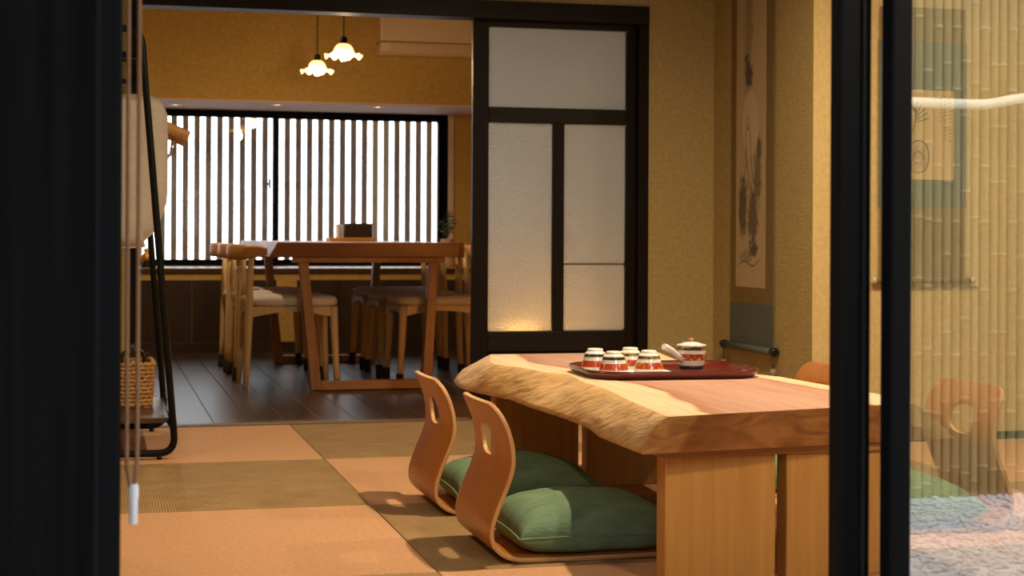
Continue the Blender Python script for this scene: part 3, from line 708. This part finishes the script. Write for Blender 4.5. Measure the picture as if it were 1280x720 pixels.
panel('brocade_mount', -.180, .625, .180, .90, .004, .0055, BROC, s2); panel('silk_mount', -.184, .896, .184, 1.53, .0042, .0058, TEAL, s2); panel('upper_mount', -.180, 1.53, .180, 1.66, .004, .0055, BROC, s2)
p2 = panel('painting', -.132, 1.003, .132, 1.345, .0056, .0064, ink_paper('ink_sketch', (.56, .40, .19), [(-.02, 1.10, .045, .05, .35), (-.03, 1.06, .07, .025, .25)]), s2)
b = MB()
for k in range(9):
    an = math.radians(20 + k * 17); strip(b, [(-.03, 1.22 + .006 * k), (-.03 + .03 * math.cos(an), 1.22 + .006 * k + .03 * math.sin(an)), (-.03 + .062 * math.cos(an * .95), 1.22 + .006 * k + .056 * math.sin(an))], .0022, ys_)
strip(b, [(-.05, 1.17), (-.035, 1.21), (-.03, 1.27)], .002, ys_)
strip(b, [(-.06, 1.05), (-.065, 1.11), (-.03, 1.15), (.01, 1.14), (.025, 1.09), (.01, 1.04), (-.03, 1.03), (-.06, 1.05)], .0028, ys_); strip(b, [(-.03, 1.06), (-.04, 1.09), (-.02, 1.11), (0, 1.09), (-.01, 1.06)], .0022, ys_)
b.build('ink_lines', INK, p2)
b = MB()
for col_, (x, zt, zn) in enumerate(((.112, 1.325, 13), (.092, 1.32, 12), (.074, 1.315, 7))):
    for k in range(zn):
        zc = zt - k * .0145
        for st in range(3):
            a0 = random.uniform(-.005, .005); strip(b, [(x - .005 + random.uniform(0, .003), zc + a0), (x, zc + a0 * .6 + random.uniform(-.002, .002)), (x + .005, zc - a0 * .5)], .0009, ys_)
b.build('brush_writing', INK, p2)
MB().tube([(-.20, -.014, .617), (.20, -.014, .617)], .011, 16).build('roller', BROC, s2)
for sx in (-1, 1): MB().tube([(sx * .198, -.014, .617), (sx * .215, -.014, .617)], .0125, 14).build('roller_end', mat('ivory_end', (.6, .5, .33), .4), s2)

# ------------------------------------------------------------------ clothes rack and what hangs on it
RXC = .06
rk = empty('clothes_rack', (RXC, 6.2, 0)); tag(rk, 'black tube clothes rack with a low board shelf on the tatami', 'clothes rack')
def loop_path(y, z0=.022, z1=1.486, hb=.205, ht=.082, r=.06):
    P = []
    cs = [((hb, z0), (1, 0)), ((ht, z1), (0, 1)), ((-ht, z1), (-1, 0)), ((-hb, z0), (0, -1))]
    pts = [c[0] for c in cs]
    for i in range(4):
        p0, p1, p2 = [Vector((q[0], 0, q[1])) for q in (pts[i - 1], pts[i], pts[(i + 1) % 4])]
        a, c = p1 + (p0 - p1).normalized() * r, p1 + (p2 - p1).normalized() * r
        for k in range(9):
            t = k / 8; P.append((1 - t) ** 2 * a + 2 * t * (1 - t) * p1 + t * t * c)
    return [(p.x, y, p.z) for p in P]
ny, fy = 5.765 - 6.2, 6.60 - 6.2
for y in (ny, fy):
    MB().tube(loop_path(y), .0125, 14, closed=True).build('end_loop', M['steel_black'], rk)
    MB().tube([(-.092, y, 1.38), (.092, y, 1.38)], .010, 12).build('cross_bar', M['steel_black'], rk)
    for sx in (-.15, .15): MB().tube([(sx, y, 0), (sx, y, .012)], .009, 10).build('foot', M['steel_black'], rk)
MB().tube([(0, ny, 1.38), (0, fy, 1.38)], .0115, 14).build('hanging_rail', M['steel_black'], rk)
for sx in (-.186, .186): MB().tube([(sx, ny, .125), (sx, fy, .125)], .010, 10).build('shelf_rail', M['steel_black'], rk)
sh = MB().box((-.182, ny + .012, .125), (.182, fy - .012, .143)).build('shelf', wood('shelf_board', (.10, .05, .032), (.06, .03, .02), 'Y', .35, 40, 2), rk, .002)
for yy in (ny + .06, fy - .06): MB().lathe([(.0, .0), (.006, 0), (.005, .002), (0, .0025)], 10, (.165, yy, .143)).build('screw', M['steel_black'], sh)
# canvas cover
CANV = mat('beige_canvas', (.56, .50, .44), .9, col2=(.50, .445, .39), nscale=(60, 60, 60), bump=.3, bscale=(300, 300, 300), spec=.1)
gx = lambda px, y=5.93: on_y(px, 200, y).x
gc = empty('garment_cover', (RXC, 5.93, .73)); tag(gc, 'beige canvas garment cover with rounded corners hanging on the rack', 'garment cover')
xr_ = gx(208.5) - RXC
out = [(-.13, .0), (.09, .003), (xr_ - .085, .02), (xr_ - .04, .065), (xr_ - .01, .14), (xr_, .20), (xr_, .44), (xr_ - .005, .48), (xr_ - .022, .515), (xr_ - .055, .537), (xr_ - .09, .541), (-.13, .541)]
outs = smoothpath([(a, 0, c) for a, c in out], 4); cen = Vector((.03, 0, .28)); vs = []; fs = []; n = len(outs); NRg = 8
for sg in (-1, 1):
    for k in range(NRg + 1):
        f = k / NRg
        for p in outs:
            q = cen.lerp(p, f); d = .024 * (1 - f ** 4) ** .5 + .004 * noise.noise(Vector((q.x * 12, q.z * 6, sg))) * (1 - f)
            vs.append((q.x, sg * max(d, .0006), q.z))
    o0 = 0 if sg < 0 else (NRg + 1) * n
    for k in range(NRg):
        for i in range(n - 1): fs.append((o0 + k * n + i, o0 + k * n + i + 1, o0 + (k + 1) * n + i + 1, o0 + (k + 1) * n + i))
        fs.append((o0 + k * n + n - 1, o0 + k * n, o0 + (k + 1) * n, o0 + (k + 1) * n + n - 1))
o1 = (NRg + 1) * n
for i in range(n): fs.append((NRg * n + i, NRg * n + (i + 1) % n, o1 + NRg * n + (i + 1) % n, o1 + NRg * n + i))
MB().add(vs, fs, 0, True).build('cover', CANV, gc)
MB().tube([(p.x, 0, p.z) for p in outs], .0035, 6, closed=True).build('seam', CANV, gc)
CHR = mat('chrome_hook', (.7, .68, .62), .2, metal=1)
def hook(z0, ztop):                                   # question-mark hook over the rail
    P = [(0, 0, z0), (0, 0, ztop - .055)] + [(.0175 * math.sin(t) * 1.0, 0, ztop - .0185 + .0 - .0185 * math.cos(t) + .0) for t in [k * PI / 10 for k in range(1, 15)]]
    return MB().tube(smoothpath(P, 2), .0026, 8)
hook(.541, 1.3965 + .004 - .73).build('hook', CHR, gc)
HANG = wood('hanger_wood', (.56, .29, .08), (.48, .23, .06), 'X', .35)
for i, (yy, rz, lab) in enumerate(((6.10, .05, 'wooden clothes hanger with metal hook, next to the canvas cover'), (6.20, -.06, 'wooden clothes hanger with metal hook, between two others on the rack'), (6.31, .04, 'wooden clothes hanger on the rack, farthest from the canvas cover'))):
    hg = empty('clothes_hanger', (RXC, yy, 1.13), rz); tag(hg, lab, 'hanger', 'wooden hangers on the rack')
    Pth = [(-.262, 0, .005), (-.20, 0, .032), (-.10, 0, .075), (-.03, 0, .098), (0, 0, .10), (.03, 0, .098), (.10, 0, .075), (.20, 0, .032), (.262, 0, .005)]
    MB().tube(smoothpath(Pth, 4), [.021 + .004 * abs(k / 32 - .5) * 2 for k in range(33)], 10, sx=.55).build('body', HANG, hg)
    hook(.115, 1.3965 + .004 - 1.13).build('hook', CHR, hg)
    MB().tube([(-.215, 0, .012), (-.2, 0, -.06), (.2, 0, -.06), (.215, 0, .012)], .004, 8).build('bar', CHR, hg)
# basket and glass jar
BASK = mat('water_hyacinth', (.50, .27, .075), .7, col2=(.30, .14, .035), nscale=(60, 60, 40), bump=.4)
bk_x, bk_y = on_y(150, 480, 6.22).x, 6.22
bk = empty('wicker_basket', (bk_x, bk_y, .1435)); tag(bk, 'small plaited wicker basket on the shelf of the rack', 'basket')
hwx, hwy = on_y(194, 480, 6.12).x - bk_x - .006, .13
def brow(z, ph, gw):
    pts = rrect(-hwx * gw, -hwy * gw, hwx * gw, hwy * gw, .04, 5); P = []
    for i in range(len(pts)):
        a = Vector(pts[i]); c = Vector(pts[(i + 1) % len(pts)]); nn = max(1, int((c - a).length / .006))
        for k in range(nn): P.append(a.lerp(c, k / nn))
    s = 0; out = []; rad = []
    for i, p in enumerate(P):
        s += (P[i] - P[i - 1]).length if i else 0
        out.append((p.x, p.y, z + .0025 * math.sin(s / .012 * PI + ph))); rad.append(.0078 + .0028 * math.cos(2 * s / .012 * PI + ph))
    return out, rad
rows = 11
for k in range(rows):
    o, r = brow(.0136 + k * .0146, k * PI / 2, .92 + .08 * k / rows); MB().tube(o, r, 8, closed=True).build('braid', BASK, bk)
MB().box((-hwx * .9, -hwy * .9, .001), (hwx * .9, hwy * .9, .006)).build('bottom', BASK, bk)
jar = empty('glass_jar', (bk_x + .045, bk_y - .02, .1505)); tag(jar, 'clear glass jar with a domed top standing in the basket', 'jar')
MB().lathe([(0, 0), (.05, .0), (.054, .01), (.054, .15), (.050, .178), (.036, .196), (.014, .205), (0, .206)], 28).build('bowl', glass('jar_glass', .10), jar)
MB().lathe([(.006, .2055), (.010, .212), (.008, .222), (0, .225)], 16).build('knob', glass('jar_knob_glass', .15), jar)

# ------------------------------------------------------------------ blind cord by the post
y0 = YG + .07
ca, cb, cw = on_y(159.5, 300, y0).x, on_y(173, 300, y0).x, on_y(168.5, 300, y0).x
cz1, cz0 = on_y(168, 603, y0).z, on_y(168, 656, y0).z
bc = empty('blind_cord', (cw, y0, cz0)); tag(bc, 'brown looped blind cord with a white plastic pull, beside the black post', 'blind cord')
CORD = mat('brown_cord', (.25, .12, .055), .8)
MB().tube(smoothpath([(ca - cw, 0, 1.80 - cz0), (ca - cw, 0, .2), (ca - cw + .001, 0, .085), (-.004, .0, cz1 - cz0 - .006)], 6), .0028, 8).build('cord', CORD, bc)
MB().tube(smoothpath([(cb - cw, .004, 1.80 - cz0), (cb - cw, .004, .2), (cb - cw - .001, .003, .085), (.001, .001, cz1 - cz0 - .012)], 6), .0028, 8).build('cord', CORD, bc)
MB().lathe([(0, 0), (.0048, .0008), (.0054, .003), (.0056, .033), (.0064, .036), (.0064, .0475), (.0052, .0525), (0, .053)], 16).build('pull', mat('white_plastic', (.80, .78, .80), .35), bc)

# ------------------------------------------------------------------ dining table and chairs
DTOP = wood('dining_slab', (.30, .125, .045), (.22, .085, .03), 'Y', .35, 30, 1.5, .1, .5)
DEDGE = wood('dining_slab_edge', (.23, .085, .03), (.15, .052, .018), 'X', .38, 30, 3, .15)
DLEG = wood('dining_leg', (.30, .15, .06), (.24, .11, .042), 'Z', .4, 50, 2)
DLEGH = wood('dining_bar', (.36, .18, .07), (.28, .13, .05), 'X', .4, 50, 2)
dt = empty('dining_table', (1.345, 9.25, 0)); tag(dt, 'long dark slab dining table on two splayed wooden frames', 'table')
top_o = [(.867, 8.15), (1.20, 8.14), (1.80, 8.15), (1.829, 8.20), (1.815, 8.8), (1.84, 9.5), (1.82, 10.35), (.875, 10.37), (.86, 9.9), (.885, 9.3), (.87, 8.7)]
bot_o = [(.826, 8.165), (1.20, 8.16), (1.79, 8.165), (1.835, 8.22), (1.83, 8.8), (1.85, 9.5), (1.84, 10.34), (.85, 10.36), (.83, 9.9), (.85, 9.3), (.835, 8.7)]
n = len(top_o); b = MB(); b.add([(x - 1.345, y - 9.25, .742) for x, y in top_o] + [(x - 1.345, y - 9.25, .667) for x, y in bot_o], [tuple(range(n))]); b.f.append(list(range(n, 2 * n))); b.mi.append(1); b.sm.append(False)
for i in range(n): b.f.append([i, (i + 1) % n, n + (i + 1) % n, n + i]); b.mi.append(1); b.sm.append(False)
b.build('table_top', [DTOP, DEDGE], dt, .004)
for yy in (8.205, 9.95):
    fr = empty('leg_frame', (0, yy - 9.25, 0)); fr.parent = dt
    X0, X1, X2, X3 = .979 - 1.345, 1.045 - 1.345, 1.690 - 1.345, 1.655 - 1.345
    def bar(pts, mt, nm): MB().prism(pts, lambda a, c, t: (a, t, c), -.032, .032).build(nm, mt, fr, .003)
    bar([(X1 - .002, 0), (X1 + .05, 0), (X0 + .045, .64), (X0, .64)], DLEG, 'leg'); bar([(X3 - .05, 0), (X3 + .002, 0), (X2, .64), (X2 - .045, .64)], DLEG, 'leg')
    bar([(X1 + .05, 0), (X3 - .05, 0), (X3 - .0475, .045), (X1 + .0475, .045)], DLEGH, 'bottom_bar'); bar([(X0 - .03, .64), (X2 + .03, .64), (X2 + .03, .667), (X0 - .03, .667)], DLEG, 'top_bar')
SEAT = mat('grey_seat_fabric', (.58, .50, .45), .9, col2=(.52, .445, .40), nscale=(80, 80, 80), bump=.25, bscale=(400, 400, 400), spec=.1)
CW = wood('pale_oak_chair', (.54, .38, .21), (.45, .31, .16), 'Z', .42, 45, 2.5)
CWB = wood('oak_back_rail', (.50, .26, .09), (.42, .205, .065), 'X', .38, 40, 3)
SOCK = mat('black_leg_sock', (.012, .011, .011), .9)
def dchair():
    c = empty('dining_chair')
    # seat pad: rounded slab
    N = 20; vs = []; fs = []
    lv = [(.418, .92), (.424, .985), (.440, 1.0), (.456, .985), (.466, .93), (.471, .80), (.473, .5)]
    sh_ = [((.238 + (.012 if math.cos(t) > 0 else 0)) * math.copysign(abs(math.cos(t)) ** .55, math.cos(t)), (.235 - .02 * (math.cos(t) < 0)) * math.copysign(abs(math.sin(t)) ** .55, math.sin(t))) for t in [k * 2 * PI / 40 for k in range(40)]]
    for z, k in lv: vs += [(x * k, y * k, z) for x, y in sh_]
    for i in range(len(lv) - 1): fs += [(i * 40 + q, i * 40 + (q + 1) % 40, (i + 1) * 40 + (q + 1) % 40, (i + 1) * 40 + q) for q in range(40)]
    fs += [tuple(range(40)), tuple((len(lv) - 1) * 40 + q for q in range(40))]
    MB().add(vs, fs, 0, True).build('seat', SEAT, c)
    def arch(p0, p1, wy):
        p0, p1 = Vector(p0), Vector(p1); d = (p1 - p0); L_ = d.length; d.normalize(); s = d.cross(Vector((0, 0, 1)))
        poly = [(0, .418), (L_, .418)] + [(L_ * (1 - k / 10), .362 + .030 * math.sin(PI * k / 10)) for k in range(11)]
        return MB().prism(poly, lambda a, z, t: tuple(p0 + d * a + s * t + Vector((0, 0, z))), -.011, .011)
    for y in (-.195, .195): arch((-.215, y, 0), (.222, y, 0), 0).build('seat_rail', CW, c)
    for x, yy in ((-.205, .19), (.215, .19)): arch((x, -yy, 0), (x, yy, 0), 0).build('seat_rail', CW, c)
    for y in (-1, 1):
        MB().tube([(.232, .203 * y, 0), (.226, .200 * y, .12), (.215, .195 * y, .34), (.213, .195 * y, .418)], [.0135, .0165, .021, .021], 14).build('leg', CW, c)
        MB().tube([(-.232, .205 * y, 0), (-.222, .202 * y, .15), (-.213, .198 * y, .40), (-.212, .205 * y, .55), (-.205, .222 * y, .690)], [.0135, .0165, .0215, .018, .014], 14).build('leg', CW, c)
    # bent back and arm rail
    path = smoothpath([(-.13, -.255, .700), (-.17, -.248, .698), (-.235, -.215, .694), (-.285, -.11, .694), (-.298, 0, .694), (-.285, .11, .694), (-.235, .215, .694), (-.17, .248, .698), (-.13, .255, .700)], 6)
    NP = len(path); vs = []; fs = []
    for i, p in enumerate(path):
        t = (path[min(i + 1, NP - 1)] - path[max(i - 1, 0)]).normalized(); u = Vector((t.y, -t.x, 0)).normalized()
        q = abs(i / (NP - 1) - .5) * 2; hh = .041 - .024 * max(0, (q - .35) / .65) ** 1.3; tt = .013 + .006 * q
        if i in (0, NP - 1): hh *= .7; tt *= .6
        for k in range(12):
            an = 2 * PI * k / 12; ca_, sa_ = math.cos(an), math.sin(an)
            vs.append(p + u * tt * math.copysign(abs(ca_) ** .7, ca_) + Vector((0, 0, hh * math.copysign(abs(sa_) ** .7, sa_))))
    for i in range(NP - 1): fs += [(i * 12 + k, i * 12 + (k + 1) % 12, (i + 1) * 12 + (k + 1) % 12, (i + 1) * 12 + k) for k in range(12)]
    fs += [tuple(range(12)), tuple((NP - 1) * 12 + k for k in range(12))]
    MB().add(vs, fs, 0, True).build('back_rail', CWB, c)
    return c
ch0 = dchair()
sock = MB().lathe([(.0, .0005), (.019, .001), (.020, .012), (.0205, .068), (.019, .070)], 14).mesh('leg_sock', SOCK)
rows_ = [(.955, 8.487, 0, 'oak dining chair with bare legs, pulled up beside the near table frame'),
         (.950, 9.05, 0, 'oak dining chair between two others, backs toward the clothes rack'),
         (.945, 9.63, 0, 'oak dining chair backed toward the clothes rack, close to the window sill'),
         (1.745, 8.50, PI, 'oak dining chair half hidden by the frosted door, next to the near table frame'),
         (1.735, 9.075, PI, 'oak dining chair in the middle of the row toward the frosted door'),
         (1.735, 9.65, PI, 'oak dining chair in the row toward the frosted door, close to the window sill')]
for i, (x, y, rz, lab) in enumerate(rows_):
    c = ch0 if i == 0 else copy_tree(ch0)
    c.location = (x, y, -.003); c.rotation_euler.z = rz; tag(c, lab, 'chair', 'oak dining chairs around the dining table')
    if i:
        for sx, sy in ((.231, .202), (.231, -.202), (-.230, .204), (-.230, -.204)):
            o = bpy.data.objects.new('leg_sock', sock); COL.objects.link(o); o.parent = c; o.location = (sx, sy, 0)
    if i == 0: ch_first = c
# on the table
tr = on_z(438, 300.3, .742); trx, try_ = on_y(438.5, 300, 9.35).x, 9.35
k_ = (try_ * math.cos(TH) + trx * math.sin(TH)) / FPX
t = empty('wooden_tray', (trx, try_, .742)); tag(t, 'small orange wooden tray on the dining table', 'tray')
OR = wood('orange_tray_wood', (.58, .27, .06), (.48, .21, .045), 'X')
MB().box((-28 * k_, -.09, 0), (28 * k_, .09, .006)).build('base', OR, t, .002)
for sx in (-1, 1): MB().box((sx * 28 * k_ - .004, -.094, 0), (sx * 28 * k_ + .004, .094, .022)).build('side', OR, t, .002)
for sy in (-1, 1): MB().box((-28 * k_ + .004, sy * .09 - .004, 0), (28 * k_ - .004, sy * .09 + .004, .022)).build('side', OR, t, .002)
mbx = empty('menu_box', (trx + 8.5 * k_, try_ + .01, .748)); tag(mbx, 'dark brown upright menu box standing in the orange tray', 'box')
DB = wood('dark_menu_board', (.035, .018, .011), (.022, .011, .007), 'X', .5)
MB().box((-17 * k_, -.05, 0), (17 * k_, -.044, .098)).build('front', DB, mbx, .0015); MB().box((-17 * k_, .044, 0), (17 * k_, .05, .098)).build('back', DB, mbx, .0015)
MB().box((-17 * k_, -.044, 0), (-17 * k_ + .006, .044, .095)).build('side', DB, mbx); MB().box((17 * k_ - .006, -.044, 0), (17 * k_, .044, .095)).build('side', DB, mbx)
mc = empty('menu_cards', (trx - 13.5 * k_, try_ + .01, .748)); tag(mc, 'white menu cards standing on edge beside the dark menu box', 'cards')
WP = mat('white_card', (.72, .74, .78), .5)
for k in range(4): MB().box((-.017 + k * .009, -.05, 0), (-.0135 + k * .009, .05, .095 - .002 * k)).build('card', WP, mc)

# ------------------------------------------------------------------ sill: potted plant and gilt ornament
ppos = on_y(558.5, 320, 11.45)
pp_ = empty('potted_plant', (ppos.x, 11.45, .553)); tag(pp_, 'leafy green plant in a tan pot on the window sill', 'plant')
MB().lathe([(0, 0), (.060, 0), (.064, .01), (.058, .10), (.044, .19), (.046, .20), (.040, .202), (.038, .19), (0, .185)], 28).build('pot', mat('tan_pot', (.55, .34, .17), .6), pp_)
LEAF = mat('leaf_green', (.045, .10, .03), .5, col2=(.09, .17, .05), nscale=(30, 30, 30))
b = MB(); stm = MB()
for k in range(11):
    an = random.random() * 6.28; hgt = random.uniform(.06, .21); ex = random.uniform(.02, .075)
    P = smoothpath([(0, 0, .19), (ex * .4 * math.cos(an), ex * .4 * math.sin(an), .19 + hgt * .6), (ex * math.cos(an), ex * math.sin(an), .19 + hgt)], 4); stm.tube(P, .0022, 5)
    for q in range(6):
        c = P[min(len(P) - 1, 3 + q)]; a2 = random.random() * 6.28; d = Vector((math.cos(a2), math.sin(a2), random.uniform(-.3, .6))).normalized(); s = d.cross(Vector((0, 0, 1))).normalized(); up_ = s.cross(d); L_ = random.uniform(.028, .048); W_ = L_ * .38
        b.add([c, c + d * L_ * .4 + s * W_ + up_ * .004, c + d * L_ * .4 - s * W_ + up_ * .004, c + d * L_ - up_ * .006, c + d * L_ * .45 - up_ * .002], [(0, 1, 4), (0, 4, 2), (4, 1, 3), (4, 3, 2)], 0, True)
stm.build('stems', LEAF, pp_); tag(b.build('foliage', LEAF, pp_), kind='stuff')
gp = on_y(183, 330, 11.25)
go = empty('gilt_ornament', (gp.x, 11.25, .553)); tag(go, 'small gilt ornament on a black stand on the window sill', 'ornament')
GILT = mat('gilt', (.75, .42, .10), .3, metal=.85)
MB().lathe([(0, 0), (.045, 0), (.040, .012), (.025, .022), (.03, .04), (0, .04)], 20).build('stand', M['steel_black'], go)
MB().lathe([(0, .040), (.022, .041), (.036, .058), (.038, .075), (.026, .09), (.014, .10), (.02, .112), (.016, .126), (0, .132)], 20).build('figure', GILT, go)
for k in range(7):
    an = k * 2 * PI / 7; MB().tube([(.03 * math.cos(an), .03 * math.sin(an), .05), (.048 * math.cos(an), .048 * math.sin(an), .075), (.042 * math.cos(an), .042 * math.sin(an), .10)], [.007, .009, .002], 8).build('petal', GILT, go)

# ------------------------------------------------------------------ air conditioner
ACM = mat('cream_plastic', (.66, .50, .33), .4)
ac = empty('air_conditioner', (2.235, YD, 2.0)); tag(ac, 'cream wall mounted air conditioner above the dining window', 'air conditioner')
MB().box((-.398, -.20, .085), (.398, -.0, .285)).build('body', ACM, ac, .012)
MB().prism([(-.20, .081), (-.193, .02), (-.15, .0), (-.0, .0), (-.0, .081)], lambda a, c, t: (t, a, c), -.398, .398).build('outlet', ACM, ac, .006)
MB().box((-.33, -.203, .012), (.33, -.197, .070)).build('flap', mat('cream_flap', (.60, .45, .29), .45), ac, .003)
MB().box((-.398, -.197, .0805), (.398, -.02, .0855)).build('gap_line', mat('vent_shadow_gap', (.08, .05, .03), .8), ac)

# ------------------------------------------------------------------ lamps
WARM = (1.0, .68, .36); SOFT = (1.0, .78, .50)
def light(kind, name, loc, power, col=WARM, rad=.03, rot=None, angle=None, blend=.6):
    l = bpy.data.lights.new(name, kind); l.energy = power; l.color = col; l.shadow_soft_size = rad
    if kind == 'SPOT': l.spot_size = angle; l.spot_blend = blend
    o = bpy.data.objects.new(name, l); COL.objects.link(o); o.location = loc
    if rot: o.rotation_euler = rot
    return o
BULB = emis('bulb_glow', (1.0, .70, .36), 22)
SHADE = bpy.data.materials.new('milk_glass'); SHADE.use_nodes = True; nt = SHADE.node_tree
bs = nt.nodes['Principled BSDF']; bs.inputs['Base Color'].default_value = (.70, .58, .38, 1); bs.inputs['Roughness'].default_value = .3
tr_ = nt.nodes.new('ShaderNodeBsdfTranslucent'); tr_.inputs[0].default_value = (.55, .42, .22, 1); mxs = nt.nodes.new('ShaderNodeMixShader'); mxs.inputs[0].default_value = .4
nt.links.new(bs.outputs[0], mxs.inputs[1]); nt.links.new(tr_.outputs[0], mxs.inputs[2]); nt.links.new(mxs.outputs[0], nt.nodes['Material Output'].inputs[0])
def pendant(px, py, Y, lab):
    p = on_y(px, py, Y)                       # bulb centre
    r = empty('pendant_lamp', (p.x, Y, p.z)); tag(r, lab, 'lamp', 'frilled glass pendant lamps over the dining table')
    n = 64; vs = []; fs = []
    pf = [(.018, .070), (.030, .066), (.043, .054), (.050, .038), (.056, .020), (.070, .010), (.088, .006), (.098, .002)]
    for i, (rr, z) in enumerate(pf):
        k = max(0, (i - 3) / 4)
        for q in range(n):
            an = 2 * PI * q / n; wv = math.cos(an * 8); vs.append(((rr + .003 * k * wv) * math.cos(an), (rr + .003 * k * wv) * math.sin(an), z + .013 * k * k * wv))
    for i in range(len(pf) - 1): fs += [(i * n + q, i * n + (q + 1) % n, (i + 1) * n + (q + 1) % n, (i + 1) * n + q) for q in range(n)]
    MB().add(vs, fs, 0, True).build('shade', SHADE, r)
    MB().lathe([(0, -.022), (.014, -.019), (.023, -.006), (.023, .006), (.015, .026), (.011, .05)], 20).build('bulb', BULB, r)
    MB().lathe([(.012, .048), (.016, .068), (.019, .072), (.019, .095), (.013, .105), (.004, .108)], 18).build('socket', M['steel_black'], r)
    MB().tube([(0, 0, .105), (.001, 0, .4), (0, 0, HD - p.z)], .0035, 8).build('cord', M['steel_black'], r)
    MB().lathe([(0, 0), (.045, -.003), (.05, -.018), (.04, -.024), (0, -.025)], 20, (0, 0, HD - p.z)).build('ceiling_rose', M['steel_black'], r)
    light('POINT', 'pendant_light', (0, 0, -.045), LAMP['pendant'], rad=.03).parent = r
pendant(396.5, 90, 9.75, 'smaller looking frilled glass pendant lamp hung lower, toward the window')
pendant(429.5, 71, 8.55, 'frilled glass pendant lamp hung higher, over the near end of the dining table')
TRIM = mat('downlight_ring', (.7, .62, .52), .4); LENS = emis('downlight_lens', (1.0, .78, .5), 9)
def downlight(name, x, y, z, lab, power, angle=164, rad=.035, col=WARM, grp='round recessed ceiling downlights', lens=.036):
    r = empty(name, (x, y, z)); tag(r, lab, 'downlight', grp)
    MB().lathe([(lens, -.001), (lens + .004, -.006), (lens + .016, -.005), (lens + .018, 0)], 28).build('ring', TRIM, r)
    MB().lathe([(0, -.002), (lens, -.002)], 28).build('lens', LENS, r)
    light('SPOT', 'downlight_beam', (0, 0, -.02), power, col, rad=rad, angle=math.radians(angle), blend=.7).parent = r
for px, lab in ((219, 'small downlight glowing in the soffit above the clothes rack side'), (346, 'small downlight glowing in the soffit above the meeting of the sashes'), (472, 'small downlight glowing in the soffit below the air conditioner')):
    v = on_z(px, 130.5, 1.668); v = v if v.y > YD + .1 else on_y(px, 130.5, YD + .12); downlight('soffit_downlight', v.x, v.y, 1.668, lab, LAMP['soffit'], 140, .02, WARM, 'small downlights in the window soffit', .03)
for x, y, pw, lab in ((1.72, 4.15, LAMP['main'], 'recessed ceiling downlight above the low slab table'), (3.35, 4.2, LAMP['right'], 'added unseen downlight by the short scroll'), (-.7, 4.35, LAMP['left'], 'recessed ceiling downlight over the open tatami')):  # the one by the short scroll is added to brighten wall and chair
    downlight('unseen_downlight', x, y, HC, lab, pw, col=SOFT)
downlight('unseen_downlight', .15, 8.9, HD, 'added unseen downlight in the dining room beside the long table', LAMP['dining'], col=(1.0, .76, .46))  # added to brighten the dining chairs and table
ep, et = Vector((1.75, .75, HC - .06)), Vector((1.55, 3.7, .25))
el = empty('added_spotlight', (ep.x, ep.y, HC)); tag(el, 'added unseen spotlight aimed into the room at the table legs', 'spotlight')  # unseen spotlight added to light the table legs from the front
MB().lathe([(0, 0), (.035, 0), (.035, -.012), (.012, -.02), (.012, -.045)], 20).build('mount', M['steel_black'], el)
dv = (et - ep).normalized()
MB().tube([Vector((0, 0, -.06)) - dv * .05, Vector((0, 0, -.06)) + dv * .05], .034, 20).build('housing', M['steel_black'], el)
lo = light('SPOT', 'added_spot_beam', Vector((0, 0, -.06)) + dv * .06, LAMP['front'], SOFT, .03, dv.to_track_quat('-Z', 'Y').to_euler(), math.radians(56), .6); lo.parent = el
# added unseen glowing box that makes the orange patch in the frosted pane
an_ = empty('added_glow_lamp', (1.845, 7.12, -.003)); tag(an_, 'added glowing box behind the frosted door pane, making its orange patch', 'lamp')
MB().box((-.09, -.06, 0), (.09, .06, .015)).build('base', M['darkwood'], an_, .002)
for sx in (-1, 1):
    for sy in (-1, 1): MB().box((sx * .081 - .005, sy * .054 - .005, .015), (sx * .081 + .005, sy * .054 + .005, .40)).build('post', M['darkwood'], an_)
MB().box((-.075, -.048, .05), (.075, .048, .385)).build('glow_box', emis('added_glow', (1.0, .38, .07), 15), an_)
